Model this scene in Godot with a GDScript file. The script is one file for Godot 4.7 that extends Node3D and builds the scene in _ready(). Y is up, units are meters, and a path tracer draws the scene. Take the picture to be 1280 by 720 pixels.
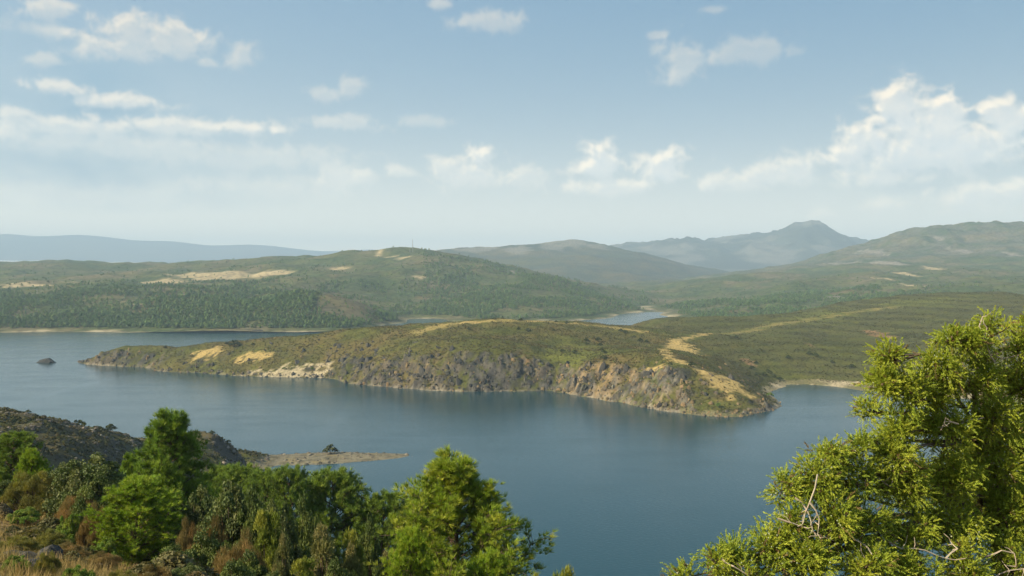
extends Node3D
# A reservoir between scrub-covered hills, seen from a wooded slope 100 m above the water. x right, y up, -z away; water at y = 0.

const PENINSULA_SHAPE: Array[Vector3] = [Vector3(-478, 0, -979), Vector3(-444, 0, -953.7), Vector3(-386.6, 0, -929.6), Vector3(-309.6, 0, -877.8), Vector3(-236.7, 0, -844.3), Vector3(-164.2, 0, -825.3), Vector3(-119.7, 0, -778.7), Vector3(-82.2, 0, -757.3), Vector3(-26.9, 0, -742.1), Vector3(33.8, 0, -747.1), Vector3(52, 0, -717.9), Vector3(69.4, 0, -697.5), Vector3(85.9, 0, -678.2), Vector3(103, 0, -650.2), Vector3(119.3, 0, -627.9), Vector3(149.2, 0, -610.5), Vector3(181.1, 0, -635.2), Vector3(203.7, 0, -678.2), Vector3(213.3, 0, -732.2), Vector3(244.7, 0, -784.3), Vector3(291.2, 0, -752.2), Vector3(329, 0, -727.4), Vector3(368.8, 0, -690.9), Vector3(415.7, 0, -665.9), Vector3(-475.5, -8, -906.7), Vector3(-370.4, -10, -819.2), Vector3(-267.2, -12, -757.3), Vector3(-171.1, -12, -727.4), Vector3(-100, -18, -690.9), Vector3(-23.5, -22, -650.2), Vector3(29.8, -18, -657.9), Vector3(52.3, -14, -642.6), Vector3(65.9, -18, -607.2), Vector3(105, -20, -552.4), Vector3(141.5, -16, -538.9), Vector3(-18.2, -30, -502), Vector3(75, -35, -394), Vector3(150, -30, -460), Vector3(30.8, -35, -424.5), Vector3(-86.4, -30, -502), Vector3(-195, -26, -552.4), Vector3(233.4, -28, -460), Vector3(209.3, -9, -642.6), Vector3(250, -6, -690.9), Vector3(282.4, -8, -650.2), Vector3(319, -12, -597.3), Vector3(-440.5, 12.8, -965), Vector3(-414.3, 17.6, -965), Vector3(-379.8, 16.3, -955), Vector3(-339.8, 21, -940), Vector3(-294.2, 23.5, -930), Vector3(-249.2, 31.6, -935), Vector3(-201.7, 33.6, -930), Vector3(-168, 40.4, -930), Vector3(-135.9, 42.3, -940), Vector3(-102.4, 43.7, -945), Vector3(-60.1, 46.8, -950), Vector3(0, 48.3, -955), Vector3(53.4, 44.8, -985), Vector3(91.2, 41.6, -1010), Vector3(147.4, 36.4, -1020), Vector3(-272, 12, -885), Vector3(-335.4, 10, -905), Vector3(-187.7, 14, -865), Vector3(-123.7, 16.3, -805), Vector3(-85.2, 20.5, -785), Vector3(-56, 23.6, -775), Vector3(-27.8, 25.7, -768), Vector3(6.9, 22.3, -768), Vector3(34.4, 12, -760), Vector3(-124.3, 30.1, -860), Vector3(-61.4, 34.7, -850), Vector3(0, 34.7, -850), Vector3(45, 28.7, -830), Vector3(59.2, 14.4, -728), Vector3(89.3, 18.4, -705), Vector3(112.3, 23.9, -690), Vector3(123.8, 25.7, -668), Vector3(135.7, 28.6, -790), Vector3(130.1, 30.9, -900), Vector3(149.2, 17.6, -660), Vector3(172.1, 8.4, -645), Vector3(188.1, 5.7, -660), Vector3(166.3, 24.1, -800), Vector3(186.9, 18.9, -780), Vector3(207.5, 8.7, -765), Vector3(218.5, 28.6, -930), Vector3(286.3, 20.5, -880), Vector3(335, 25.6, -1030), Vector3(332.4, 31.4, -1150), Vector3(234.2, 27.8, -1080), Vector3(474.1, 43.6, -1250), Vector3(361.7, 21.4, -870), Vector3(469.5, 36.7, -1130), Vector3(619.3, 50.7, -1270), Vector3(487.6, 25, -830), Vector3(604.7, 44.2, -1030), Vector3(710.2, 56.3, -1210), Vector3(833.2, 69.2, -1420), Vector3(681.4, 62.6, -1480), Vector3(547.9, 47.9, -1480), Vector3(397.6, 25.6, -1420), Vector3(264.3, 24.3, -1330), Vector3(185, 25.4, -1280), Vector3(412.6, 19, -815), Vector3(877.6, 65.3, -1200), Vector3(622.2, 30.9, -850), Vector3(-501.8, -3, -1010), Vector3(-479.1, -5, -1020), Vector3(-428, -8, -1030), Vector3(-350.1, -8, -1020), Vector3(-279.1, -8, -1030), Vector3(-208.7, -8, -1050), Vector3(-137.8, -8, -1090), Vector3(-40.8, -8, -1130), Vector3(63.4, -8, -1170), Vector3(156.2, -8, -1330), Vector3(205.2, -8, -1420), Vector3(319.9, -5, -1540), Vector3(476.9, 0, -1650), Vector3(706.4, 20, -1700), Vector3(998.1, 35, -1700), Vector3(-518.7, -5, -990)]
const HILL_SHAPE: Array[Vector3] = [Vector3(-1196.9, 0.5, -1488.5), Vector3(-995.2, 0.5, -1488.5), Vector3(-872.5, 0.5, -1508.9), Vector3(-741.2, 0.5, -1519.3), Vector3(-599.8, 0.5, -1508.9), Vector3(-457.2, 0.5, -1488.5), Vector3(-381.7, 0.5, -1508.9), Vector3(-281.6, 0.5, -1498.6), Vector3(-230.8, 0.5, -1596.5), Vector3(-223.9, 0.5, -1836.2), Vector3(-209.5, 0.5, -1933), Vector3(-132.7, 0.5, -1836.2), Vector3(-32.1, 0.5, -1776.9), Vector3(64.2, 0.5, -1776.9), Vector3(138.3, 0.5, -1867.4), Vector3(232.5, 0.5, -2059.5), Vector3(301.6, 0.5, -2226.1), Vector3(348.3, 0.5, -2119), Vector3(340, 0.5, -1836.2), Vector3(380.9, 0.5, -2369.9), Vector3(393.5, 0.5, -2533.4), Vector3(356.9, 0.5, -2533.4), Vector3(-933.5, -10, -1229.7), Vector3(-711.2, -10, -1229.7), Vector3(-489, -10, -1229.7), Vector3(-266.7, -10, -1229.7), Vector3(-177.4, -6, -1785.9), Vector3(-206.4, -6, -1757.5), Vector3(-176.5, -4, -1861), Vector3(-144, -6, -1771.6), Vector3(-224.7, -6, -1703.4), Vector3(-206.8, -3, -1876.8), Vector3(-179.5, -8, -1419.2), Vector3(-178.6, -6, -1581.6), Vector3(-53.3, -6, -1476), Vector3(83.3, -6, -1537.6), Vector3(216.7, -6, -1845.5), Vector3(296.3, -4, -2050.7), Vector3(353.2, -2, -2356.4), Vector3(-1510.8, 35.7, -1780), Vector3(-2036.3, 67.5, -2400), Vector3(-3222.8, 134.3, -3800), Vector3(-924.8, 24.9, -1600), Vector3(-848.4, 35.6, -1740), Vector3(-699.2, 39.6, -1760), Vector3(-567.9, 43.2, -1850), Vector3(-400.9, 43.2, -1850), Vector3(-303.5, 21.1, -1680), Vector3(-258.7, 19.2, -1790), Vector3(-412.6, 186.6, -3050), Vector3(-275.1, 171.5, -3050), Vector3(-487.1, 159.5, -3000), Vector3(-108.3, 132.5, -3000), Vector3(49.6, 87.6, -2750), Vector3(141.9, 57.4, -2620), Vector3(254.6, 27.9, -2350), Vector3(301.1, 14.9, -2300), Vector3(0, 20.1, -2010), Vector3(-116.5, 32.1, -2150), Vector3(109.4, 17.9, -2020), Vector3(-225.4, 15.5, -2080), Vector3(-212.1, 47, -2350), Vector3(-476.5, 78.3, -2400), Vector3(-536, 112.2, -2700), Vector3(-736.5, 78.3, -2400), Vector3(-905, 110.6, -2950), Vector3(-1039.4, 66.1, -2350), Vector3(-1386.3, 74, -2400), Vector3(-1326.5, 100, -3000), Vector3(-1732.5, 105.4, -3000), Vector3(-2252, 131.7, -3900), Vector3(-1724.2, 135.2, -3900), Vector3(-1402.1, 126.7, -3700), Vector3(-1010.4, 144.2, -3500), Vector3(-645, 161.6, -3250), Vector3(-797.5, 158.3, -3400), Vector3(481.3, 16.7, -2050), Vector3(635.7, 24.5, -2200), Vector3(796.3, 38.1, -2450), Vector3(476.8, 17.7, -2400), Vector3(925.3, 50.4, -2500), Vector3(974.7, 72.9, -3000), Vector3(1245.4, 86.5, -3000), Vector3(1150.8, 72.9, -2500), Vector3(1408.1, 65.3, -2400), Vector3(1759.8, 86.5, -3000), Vector3(2169.9, 133.4, -3700), Vector3(1748.5, 141.1, -3800), Vector3(1477.9, 124.6, -3900), Vector3(1035.1, 83.3, -3700), Vector3(821.3, 68.4, -3500), Vector3(606.6, 42.2, -3200), Vector3(471.3, 21.5, -2900), Vector3(446.9, 22.6, -3300), Vector3(357.5, 34.5, -3300), Vector3(2504, 359.5, -5050), Vector3(2276.7, 327.6, -5050), Vector3(2959.5, 345.8, -5050), Vector3(2758.8, 357.4, -5100), Vector3(2119.2, 284.8, -5000), Vector3(1818.5, 203.9, -4800), Vector3(1494.1, 137.3, -4600), Vector3(1032.4, 76.2, -4400), Vector3(776.2, 49.6, -4300), Vector3(3651.7, 325.4, -5000), Vector3(2777.1, 134.3, -3800), Vector3(2354.1, 217.7, -4350), Vector3(1883.5, 186.3, -4350), Vector3(1827.6, 77.4, -2500), Vector3(1389.3, 62.3, -1900), Vector3(361, 42.2, -4000), Vector3(0, 58.9, -3800), Vector3(-528.4, 90, -3900), Vector3(-1351.3, 80, -4400), Vector3(-2717, 60, -4700), Vector3(-3990.6, 60, -4700), Vector3(0, 40, -4500), Vector3(1821, 120, -5600), Vector3(2931.1, 220, -5900), Vector3(4316.7, 220, -5900), Vector3(910, 20, -1550), Vector3(727.1, 15, -1750), Vector3(520.3, 5, -1800), Vector3(363.6, -2, -1750)]
const MOUNTAIN_SHAPE: Array[Vector3] = [Vector3(468.9, 334.4, -6500), Vector3(293.1, 299.3, -6500), Vector3(0, 270, -6500), Vector3(-234.5, 281.7, -6500), Vector3(-476.3, 248.8, -6600), Vector3(-714.5, 207.2, -6600), Vector3(-1190.9, 183.3, -6600), Vector3(703.5, 287.6, -6500), Vector3(916.5, 220.3, -6350), Vector3(1118.8, 155.9, -6200), Vector3(1299.5, 83.8, -6000), Vector3(1544.2, 46.8, -5900), Vector3(0, 124.4, -5400), Vector3(389.8, 148.7, -5400), Vector3(530.6, 77.9, -4900), Vector3(-375.4, 123.5, -5200), Vector3(-938.4, 118.8, -5200), Vector3(956.7, 52.2, -5300), Vector3(1819.5, 49.5, -5600), Vector3(556.4, 150, -7700), Vector3(-556.4, 120, -7700), Vector3(-1373, 100, -7600), Vector3(1604.2, 40, -7400), Vector3(0, 20, -4400), Vector3(831, 10, -4600), Vector3(-794.9, 20, -4400), Vector3(2276.2, 20, -7000)]
const MOUNTAIN_PEAK_SHAPE: Array[Vector3] = [Vector3(721.7, 262.4, -10000), Vector3(1262.8, 352.5, -10000), Vector3(1578.2, 424.6, -10000), Vector3(1893.8, 442.6, -10000), Vector3(2164.4, 433.6, -10000), Vector3(2525.3, 406.6, -10000), Vector3(2840.7, 451.6, -10000), Vector3(3020.6, 532.7, -10000), Vector3(3218.3, 649.8, -10000), Vector3(3317.6, 622.8, -10000), Vector3(3425.7, 640.8, -10000), Vector3(3624.9, 514.7, -10000), Vector3(3955.5, 440.3, -10200), Vector3(4324, 357.6, -10200), Vector3(4968.7, 284, -10200), Vector3(6073, 265.6, -10200), Vector3(1686.1, 220.4, -8900), Vector3(2408.9, 196.3, -8900), Vector3(3003.8, 278.6, -9000), Vector3(3410.2, 221.8, -9000), Vector3(1124.3, 140.1, -8900), Vector3(4385.2, 140.6, -9000), Vector3(0, 190.2, -10000), Vector3(0, 200, -12000), Vector3(2276.2, 250, -12000), Vector3(4010.5, 300, -12000), Vector3(7153.8, 200, -12000), Vector3(422.7, 60, -7800), Vector3(1831.8, 60, -7800), Vector3(3240.9, 60, -7800), Vector3(4650, 60, -7800)]
const DISTANT_RIDGE_SHAPE: Array[Vector3] = [Vector3(-14848, 767.2, -18500), Vector3(-12678.6, 817.2, -18500), Vector3(-11343.6, 850.6, -18500), Vector3(-10509.1, 892.2, -18500), Vector3(-9842.4, 833.9, -18500), Vector3(-9258.4, 850.6, -18500), Vector3(-8757.9, 858.9, -18500), Vector3(-8257.9, 800.6, -18500), Vector3(-7507.7, 733.9, -18500), Vector3(-6923.9, 717.2, -18500), Vector3(-6256.9, 650.5, -18500), Vector3(-5505.9, 675.5, -18500), Vector3(-4922.2, 633.8, -18500), Vector3(-4338.5, 550.5, -18500), Vector3(-3710.9, 504.8, -18700), Vector3(-3084.8, 571.2, -19000), Vector3(-2399.4, 511.3, -19000), Vector3(-685.6, 408.5, -19000), Vector3(1885.5, 339.9, -19000), Vector3(-12862.5, 300, -16000), Vector3(-9249.4, 250, -16000), Vector3(-6359, 200, -16000), Vector3(-3468.5, 100, -16000), Vector3(867.1, 50, -16000), Vector3(-16480, 300, -20500), Vector3(-8147.4, 300, -20500), Vector3(1111, 100, -20500)]
const HEADLAND_SHAPE: Array[Vector3] = [Vector3(-137.1, 0, -445.1), Vector3(-122, 0, -448.7), Vector3(-99.8, 0, -459.1), Vector3(-80.2, 0, -465.9), Vector3(-64.3, 0, -472.9), Vector3(-57.6, 0, -478), Vector3(-58.1, 0.2, -482.3), Vector3(-75, 0.2, -487), Vector3(-93.1, 0.2, -489.4), Vector3(-110.4, 0.2, -487.6), Vector3(-47.8, -1.5, -480.1), Vector3(-127.8, -4, -414.9), Vector3(-95.3, -4, -438), Vector3(-65.6, -3.5, -452.4), Vector3(-77.3, -4, -502), Vector3(-111.1, -5, -511.3), Vector3(-146.3, -6, -521), Vector3(-34.8, -8, -480.1), Vector3(-105.7, -6, -416.4), Vector3(-101.7, -10, -361.6), Vector3(-105.7, -8, -314.9), Vector3(-86.2, 1.5, -476), Vector3(-103, 1.5, -474), Vector3(-120, 1.9, -473), Vector3(-226.9, 52.8, -330), Vector3(-209, 51.6, -330), Vector3(-194, 49.7, -335), Vector3(-185.8, 44.7, -345), Vector3(-175.1, 39.3, -355), Vector3(-165.2, 35.2, -365), Vector3(-158.3, 28.4, -380), Vector3(-152, 24.2, -395), Vector3(-146.5, 23.4, -415), Vector3(-140.7, 22.4, -420), Vector3(-136.3, 17.7, -430), Vector3(-136.6, 7.5, -460), Vector3(-134.1, 3.6, -470), Vector3(-126.7, 1.9, -474), Vector3(-135.1, 3, -452), Vector3(-128.6, 1.3, -458), Vector3(-130.4, 16.7, -400), Vector3(-168, 46.2, -290), Vector3(-152.1, 40.2, -300), Vector3(-142, 31.9, -320), Vector3(-140.8, 19.6, -370), Vector3(-194.3, 47.5, -290), Vector3(-288.3, 5, -420), Vector3(-242.8, -4, -420), Vector3(-214.6, -6, -440), Vector3(-191.1, -7, -460), Vector3(-168.2, -7, -490), Vector3(-140, -7, -500), Vector3(-151, 40, -220), Vector3(-130.1, 32, -225), Vector3(-117.4, 12, -250), Vector3(-113.8, -5, -300), Vector3(-329.5, -12, -480), Vector3(-289, -14, -500)]
const NEAR_SLOPE_SHAPE: Array[Vector3] = [Vector3(0, 98.2, 0), Vector3(-6, 98.6, 0), Vector3(6, 97.6, 0), Vector3(0, 101, 15), Vector3(-30, 104, 15), Vector3(30, 98, 15), Vector3(-60, 106, 15), Vector3(-12.8, 92.5, -22), Vector3(-12.6, 91.9, -24), Vector3(-13.5, 90.7, -28), Vector3(-24.4, 88, -42), Vector3(-26.1, 86.9, -48), Vector3(-21.5, 87.6, -44), Vector3(-36, 84.8, -62), Vector3(-19.8, 91.7, -26), Vector3(-41.9, 86, -55), Vector3(-68.5, 80.4, -90), Vector3(0, 95.6, -6), Vector3(6, 93.4, -8), Vector3(-6, 95, -10), Vector3(-8, 84, -35), Vector3(0, 83, -35), Vector3(8, 80, -35), Vector3(20, 79, -30), Vector3(-25, 77, -55), Vector3(-12, 72.5, -60), Vector3(-30, 70, -75), Vector3(-48, 73, -75), Vector3(-20, 58, -95), Vector3(10, 62, -70), Vector3(40, 62, -60), Vector3(60, 82, -20), Vector3(-60, 62, -110), Vector3(-35, 46, -130), Vector3(0, 38, -130), Vector3(50, 34, -120), Vector3(-70, 42, -170), Vector3(-30, 20, -190), Vector3(0, 6, -220), Vector3(50, 2, -220), Vector3(-60, 12, -240), Vector3(-100, 24, -240), Vector3(20, -8, -260), Vector3(-30, -9, -290), Vector3(80, -10, -260), Vector3(-120, 46, -180), Vector3(-120, 70, -110), Vector3(110, 30, -100), Vector3(110, 70, -20), Vector3(-110, 104, 0), Vector3(110, -6, -200), Vector3(-90, -4, -300), Vector3(-140, 16, -300)]
const CREST_PATH: Array[Vector2] = [Vector2(-96.3, -888), Vector2(-77.9, -908), Vector2(-54.7, -932), Vector2(-25.5, -940), Vector2(8.6, -948), Vector2(43.4, -962), Vector2(74.3, -968), Vector2(104.7, -966), Vector2(136.8, -946)]
const TRAIL: Array[Vector2] = [Vector2(560, -1292), Vector2(470.4, -1240), Vector2(381.1, -1172), Vector2(328.4, -1136), Vector2(241, -1026), Vector2(191.1, -936), Vector2(166.7, -900), Vector2(140.4, -826), Vector2(127.1, -710), Vector2(133, -684), Vector2(145.8, -672), Vector2(161.2, -660), Vector2(173.5, -650)]
const PENINSULA_PATCHES := [[-314.9, -912, 16.5, 14, 0], [-258.5, -888, 20.8, 10, 0], [-213.7, -844, 45.7, 16, 1], [112.3, -690, 10, 5, 0], [158.2, -660, 15.5, 21, 0], [145, -668, 7.2, 8, 0], [169, -644, 8.1, 8, 3], [139.8, -644, 17.4, 6.1, 3], [126.1, -664, 9.6, 8, 7], [167.5, -862, 14, 56, 0], [273, -774, 34.9, 12.2, 1], [417.1, -1008, 10.9, 43.7, 4], [308.1, -914, 4.1, 16, 4], [224, -840, 6.1, 13, 4], [0, -902, 24.4, 17, 3], [13.8, -764, 2.8, 8, 4], [333.3, -878, 47.5, 69, 3], [271.5, -1156, 62.6, 29, 3], [108.6, -1002, 27.1, 17, 5], [34.9, -772, 13.9, 10, 3], [57.6, -796, 35.9, 43, 5], [-28.6, -790, 42.8, 52, 3], [-280.2, -912, 9.9, 15, 3], [-374.7, -942, 42.5, 16, 3], [416.2, -1280, 69.3, 128, 5], [612.5, -1330, 72, 44, 5]]
const HILL_PATCHES := [[-961.9, -2422, 87.4, 111, 6], [-864.8, -2590, 140.3, 93, 6], [-726.2, -2596, 46.9, 72, 6], [-1204.8, -2188, 69.1, 45, 6], [-1125, -2308, 41.7, 54, 6], [-446.2, -2998, 13.5, 45, 6], [-349, -2866, 23.3, 42, 6], [-394.3, -2914, 26.3, 21, 6], [-514.1, -2650, 33.5, 33, 6], [-679.4, -2596, 42.2, 54, 6], [-479.7, -2416, 39.2, 30, 8], [-260.1, -2506, 18.1, 24, 6], [-220.9, -2224, 24.1, 96.3, 8], [-324.7, -1798, 64.9, 198, 8], [-432.3, -2128, 19.2, 48, 8], [1312.5, -2968, 32.1, 128.6, 6], [1109.4, -2434, 30.8, 72, 6], [1615.3, -3346, 54.4, 108, 6], [1135.1, -2734, 24.7, 96, 6], [847.9, -2236, 40.4, 138, 8], [1061, -4054, 22, 87.8, 2], [2207.8, -4576, 24.8, 57, 2], [2176.2, -4270, 38.5, 154.2, 2], [1823.4, -4492, 56.8, 227, 2], [1549.9, -4090, 59.1, 236.2, 2], [1622.4, -3826, 62.2, 210, 2], [2290.4, -4030, 36.4, 135, 2], [-787, -1816, 4.9, 19.7, 6], [123.7, -2740, 12.4, 49.5, 2], [0, -2806, 10.1, 40.5, 2], [492.1, -1912, 34.5, 42, 8], [772.9, -2140, 19.3, 77.3, 2]]
const MOUNTAIN_PATCHES := [[428.8, -6340, 148.8, 190, 2], [277.8, -6160, 111.2, 230, 2], [55, -6100, 110.1, 190, 2], [-279.6, -6200, 139.9, 190, 2], [619.1, -6240, 90.1, 120, 2], [-169.9, -6280, 56.7, 210, 2], [694.3, -5920, 106.9, 170, 3], [100, -5540, 200, 290, 3]]
const PENINSULA_SHRUBS: Array[Vector2] = [Vector2(45.4, -798), Vector2(55.7, -790), Vector2(71.4, -850), Vector2(73.3, -872), Vector2(85.1, -872), Vector2(84.1, -846), Vector2(80.6, -796), Vector2(79.4, -764), Vector2(76.7, -738), Vector2(115, -936), Vector2(119.3, -930), Vector2(126.6, -916), Vector2(129, -892), Vector2(134.8, -888), Vector2(122.4, -684), Vector2(137.1, -674), Vector2(230, -834), Vector2(216, -778), Vector2(226.7, -796), Vector2(236, -808), Vector2(236.7, -798), Vector2(236.1, -816), Vector2(266.3, -854), Vector2(219.7, -810), Vector2(291.2, -866), Vector2(294.7, -858), Vector2(6.5, -904), Vector2(16.2, -896), Vector2(42.4, -902), Vector2(200.5, -1138), Vector2(239.3, -946), Vector2(240.6, -794), Vector2(314.3, -818), Vector2(303, -838)]
const PENINSULA_GREEN: Array[Vector2] = [Vector2(145.7, -624), Vector2(200.4, -688), Vector2(-192.1, -850), Vector2(-219.3, -854)]
const CREST_SHRUBS: Array[Vector2] = [Vector2(-18.7, -940), Vector2(9.5, -952), Vector2(47.8, -962), Vector2(59.7, -972), Vector2(-78.6, -916), Vector2(-43.6, -894), Vector2(-374.2, -954), Vector2(-423.4, -960), Vector2(-268.2, -916), Vector2(-299.2, -930), Vector2(-214, -940)]
const PENINSULA_TREE: Array[Vector2] = [Vector2(-288.5, -920)]
const OUTCROPS: Array[Vector2] = [Vector2(-116.9, -808), Vector2(-99.5, -786), Vector2(-90, -830), Vector2(-70.5, -780), Vector2(-57.7, -760), Vector2(-44.9, -764), Vector2(-34, -752), Vector2(-19.1, -756), Vector2(-8.2, -752), Vector2(5.5, -756), Vector2(-129.7, -844), Vector2(-146.1, -860), Vector2(-76, -764), Vector2(-121.4, -790), Vector2(-97.7, -772), Vector2(61.9, -720), Vector2(72.5, -716), Vector2(83.5, -710), Vector2(92.3, -704), Vector2(99.3, -686), Vector2(115.5, -672), Vector2(123.7, -664), Vector2(129.7, -658), Vector2(142, -654), Vector2(167.1, -672), Vector2(-161.4, -850), Vector2(-182.5, -878), Vector2(-208.2, -886), Vector2(-246.7, -910), Vector2(-27.7, -766), Vector2(-53.1, -784), Vector2(-64.7, -796), Vector2(76, -700), Vector2(107.5, -660), Vector2(115.4, -644), Vector2(-13.5, -746), Vector2(-44, -748)]
const HEADLAND_TREES: Array[Vector2] = [Vector2(-169.7, -346), Vector2(-166.8, -367), Vector2(-98.5, -479)]
const HEADLAND_SHRUBS: Array[Vector2] = [Vector2(-179, -327), Vector2(-176.4, -327), Vector2(-172.4, -324), Vector2(-171.9, -338), Vector2(-169.2, -363), Vector2(-161.7, -366), Vector2(-159.6, -371), Vector2(-159.6, -375), Vector2(-157.9, -384), Vector2(-142.9, -421), Vector2(-137.9, -429), Vector2(-142.2, -462), Vector2(-138.1, -462)]
const MAST_SPOT: Array[Vector2] = [Vector2(-337.3, -2992)]
const CLOUDS := [[23.86, 9.01, 2.17, 2.28, 0.9, 0], [25.98, 8.67, 1.86, 1.86, 0.9, 0], [28.64, 8.91, 1.34, 1.24, 0.8, 0], [21.88, 7.63, 2.69, 1.45, 0.75, 0], [26.81, 7.43, 4.91, 1.65, 0.8, 0], [29.82, 8.37, 1.24, 0.93, 0.7, 0], [24.93, 6.72, 6.46, 1.34, 0.6, 0], [20.31, 7, 2.07, 0.93, 0.6, 0], [22.55, 5.62, 2.9, 0.78, 0.5, 0], [22.55, 4.01, 1.45, 0.62, 0.4, 0], [28.03, 4.19, 3.88, 1.03, 0.5, 0], [29.7, 4.57, 1.76, 1.03, 0.6, 0], [19.39, 3.51, 1.03, 0.52, 0.3, 0], [16.59, 6.02, 2.07, 1.03, 0.5, 0], [5.67, 6.86, 1.86, 1.45, 0.75, 0], [9.73, 6.5, 2.17, 1.4, 0.75, 0], [6.18, 5.43, 3.88, 0.78, 0.5, 0], [12.47, 5.39, 0.72, 0.52, 0.5, 0], [14.67, 5.78, 2.69, 0.93, 0.45, 0], [17.3, 6.2, 2.07, 0.83, 0.45, 0], [-2.84, 6.43, 3, 1.34, 0.5, 0], [-2.17, 7.3, 1.24, 0.93, 0.7, 0], [-10.33, 5.98, 1.97, 0.93, 0.4, 0], [-7.2, 6.44, 1.34, 0.47, 0.35, 0], [1.03, 6.08, 2.07, 1.03, 0.3, 0], [10.73, 13.37, 1.97, 1.45, 0.42, 0], [10.63, 12.41, 1.14, 0.83, 0.45, 0], [15.15, 13.52, 2.59, 1.03, 0.34, 0], [13.45, 13.09, 1.55, 0.62, 0.3, 0], [-1.29, 15.72, 2.59, 0.88, 0.45, 0], [-4.64, 16.63, 0.93, 0.41, 0.4, 0], [9.23, 14.72, 1.03, 0.31, 0.3, 0], [12.71, 16.01, 1.03, 0.26, 0.25, 0], [-22.55, 13.77, 3.72, 1.34, 0.8, 0], [-23.86, 13.1, 2.59, 1.03, 0.7, 0], [-20.08, 13.72, 1.97, 1.14, 0.6, 0], [-17.06, 13.11, 1.14, 0.93, 0.45, 0], [-27.63, 14.78, 1.65, 0.93, 0.6, 0], [-27.83, 11.9, 1.14, 0.47, 0.35, 0], [-26.81, 10.5, 2.28, 0.52, 0.55, 0], [-23.86, 9.93, 2.84, 0.57, 0.6, 0], [-20.76, 8.73, 6.21, 0.62, 0.5, 0], [-17.06, 8.83, 2.59, 0.57, 0.6, 0], [-14.91, 8.78, 0.72, 0.41, 0.6, 0], [-10.73, 9.32, 2.9, 0.67, 0.3, 0], [-11.97, 10.99, 1.14, 0.72, 0.3, 0], [-10.23, 11.45, 0.93, 0.93, 0.34, 0], [-5.67, 9.58, 1.97, 0.47, 0.2, 0], [-29.23, 8.86, 1.03, 0.41, 0.4, 0], [-29.62, 7.82, 1.03, 0.62, 0.4, 0], [-18.93, 12.51, 0.83, 0.31, 0.3, 0], [-26.4, 8.28, 4.65, 0.72, 0.35, 0], [-17.06, 7.08, 7.76, 1.03, 0.24, 0], [-23.86, 7.43, 7.76, 0.83, 0.2, 0], [-14.67, 5.24, 6.72, 0.93, 0.2, 0], [-25.98, 4.41, 7.76, 0.93, 0.16, 0], [-27.63, 13.49, 2.59, 0.52, 0.2, 0], [-23.42, 9.31, 6.21, 1.24, 0.95, 2], [-27.63, 10.64, 7.24, 2.59, 0.85, 2], [-25.56, 5.95, 10.86, 2.69, 0.75, 2], [-30.01, 12.34, 5.17, 3.1, 0.6, 2], [-19.39, 6.07, 8.79, 2.59, 0.4, 2], [25.98, 5.93, 6.72, 1.65, 0.4, 2]]
const SUN_AT := Vector3(-0.7405, 0.5446, 0.3937)            # towards the sun: left and somewhat behind, 33 degrees up
const SKY_LOW := Color(1.6, 1.30, 0.86)
const SKY_MID := Color(0.34, 0.43, 0.44)
const SKY_HIGH := Color(0.004, 0.10, 0.24)
const SKY_ZENITH := Color(0.015, 0.10, 0.25)
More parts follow.
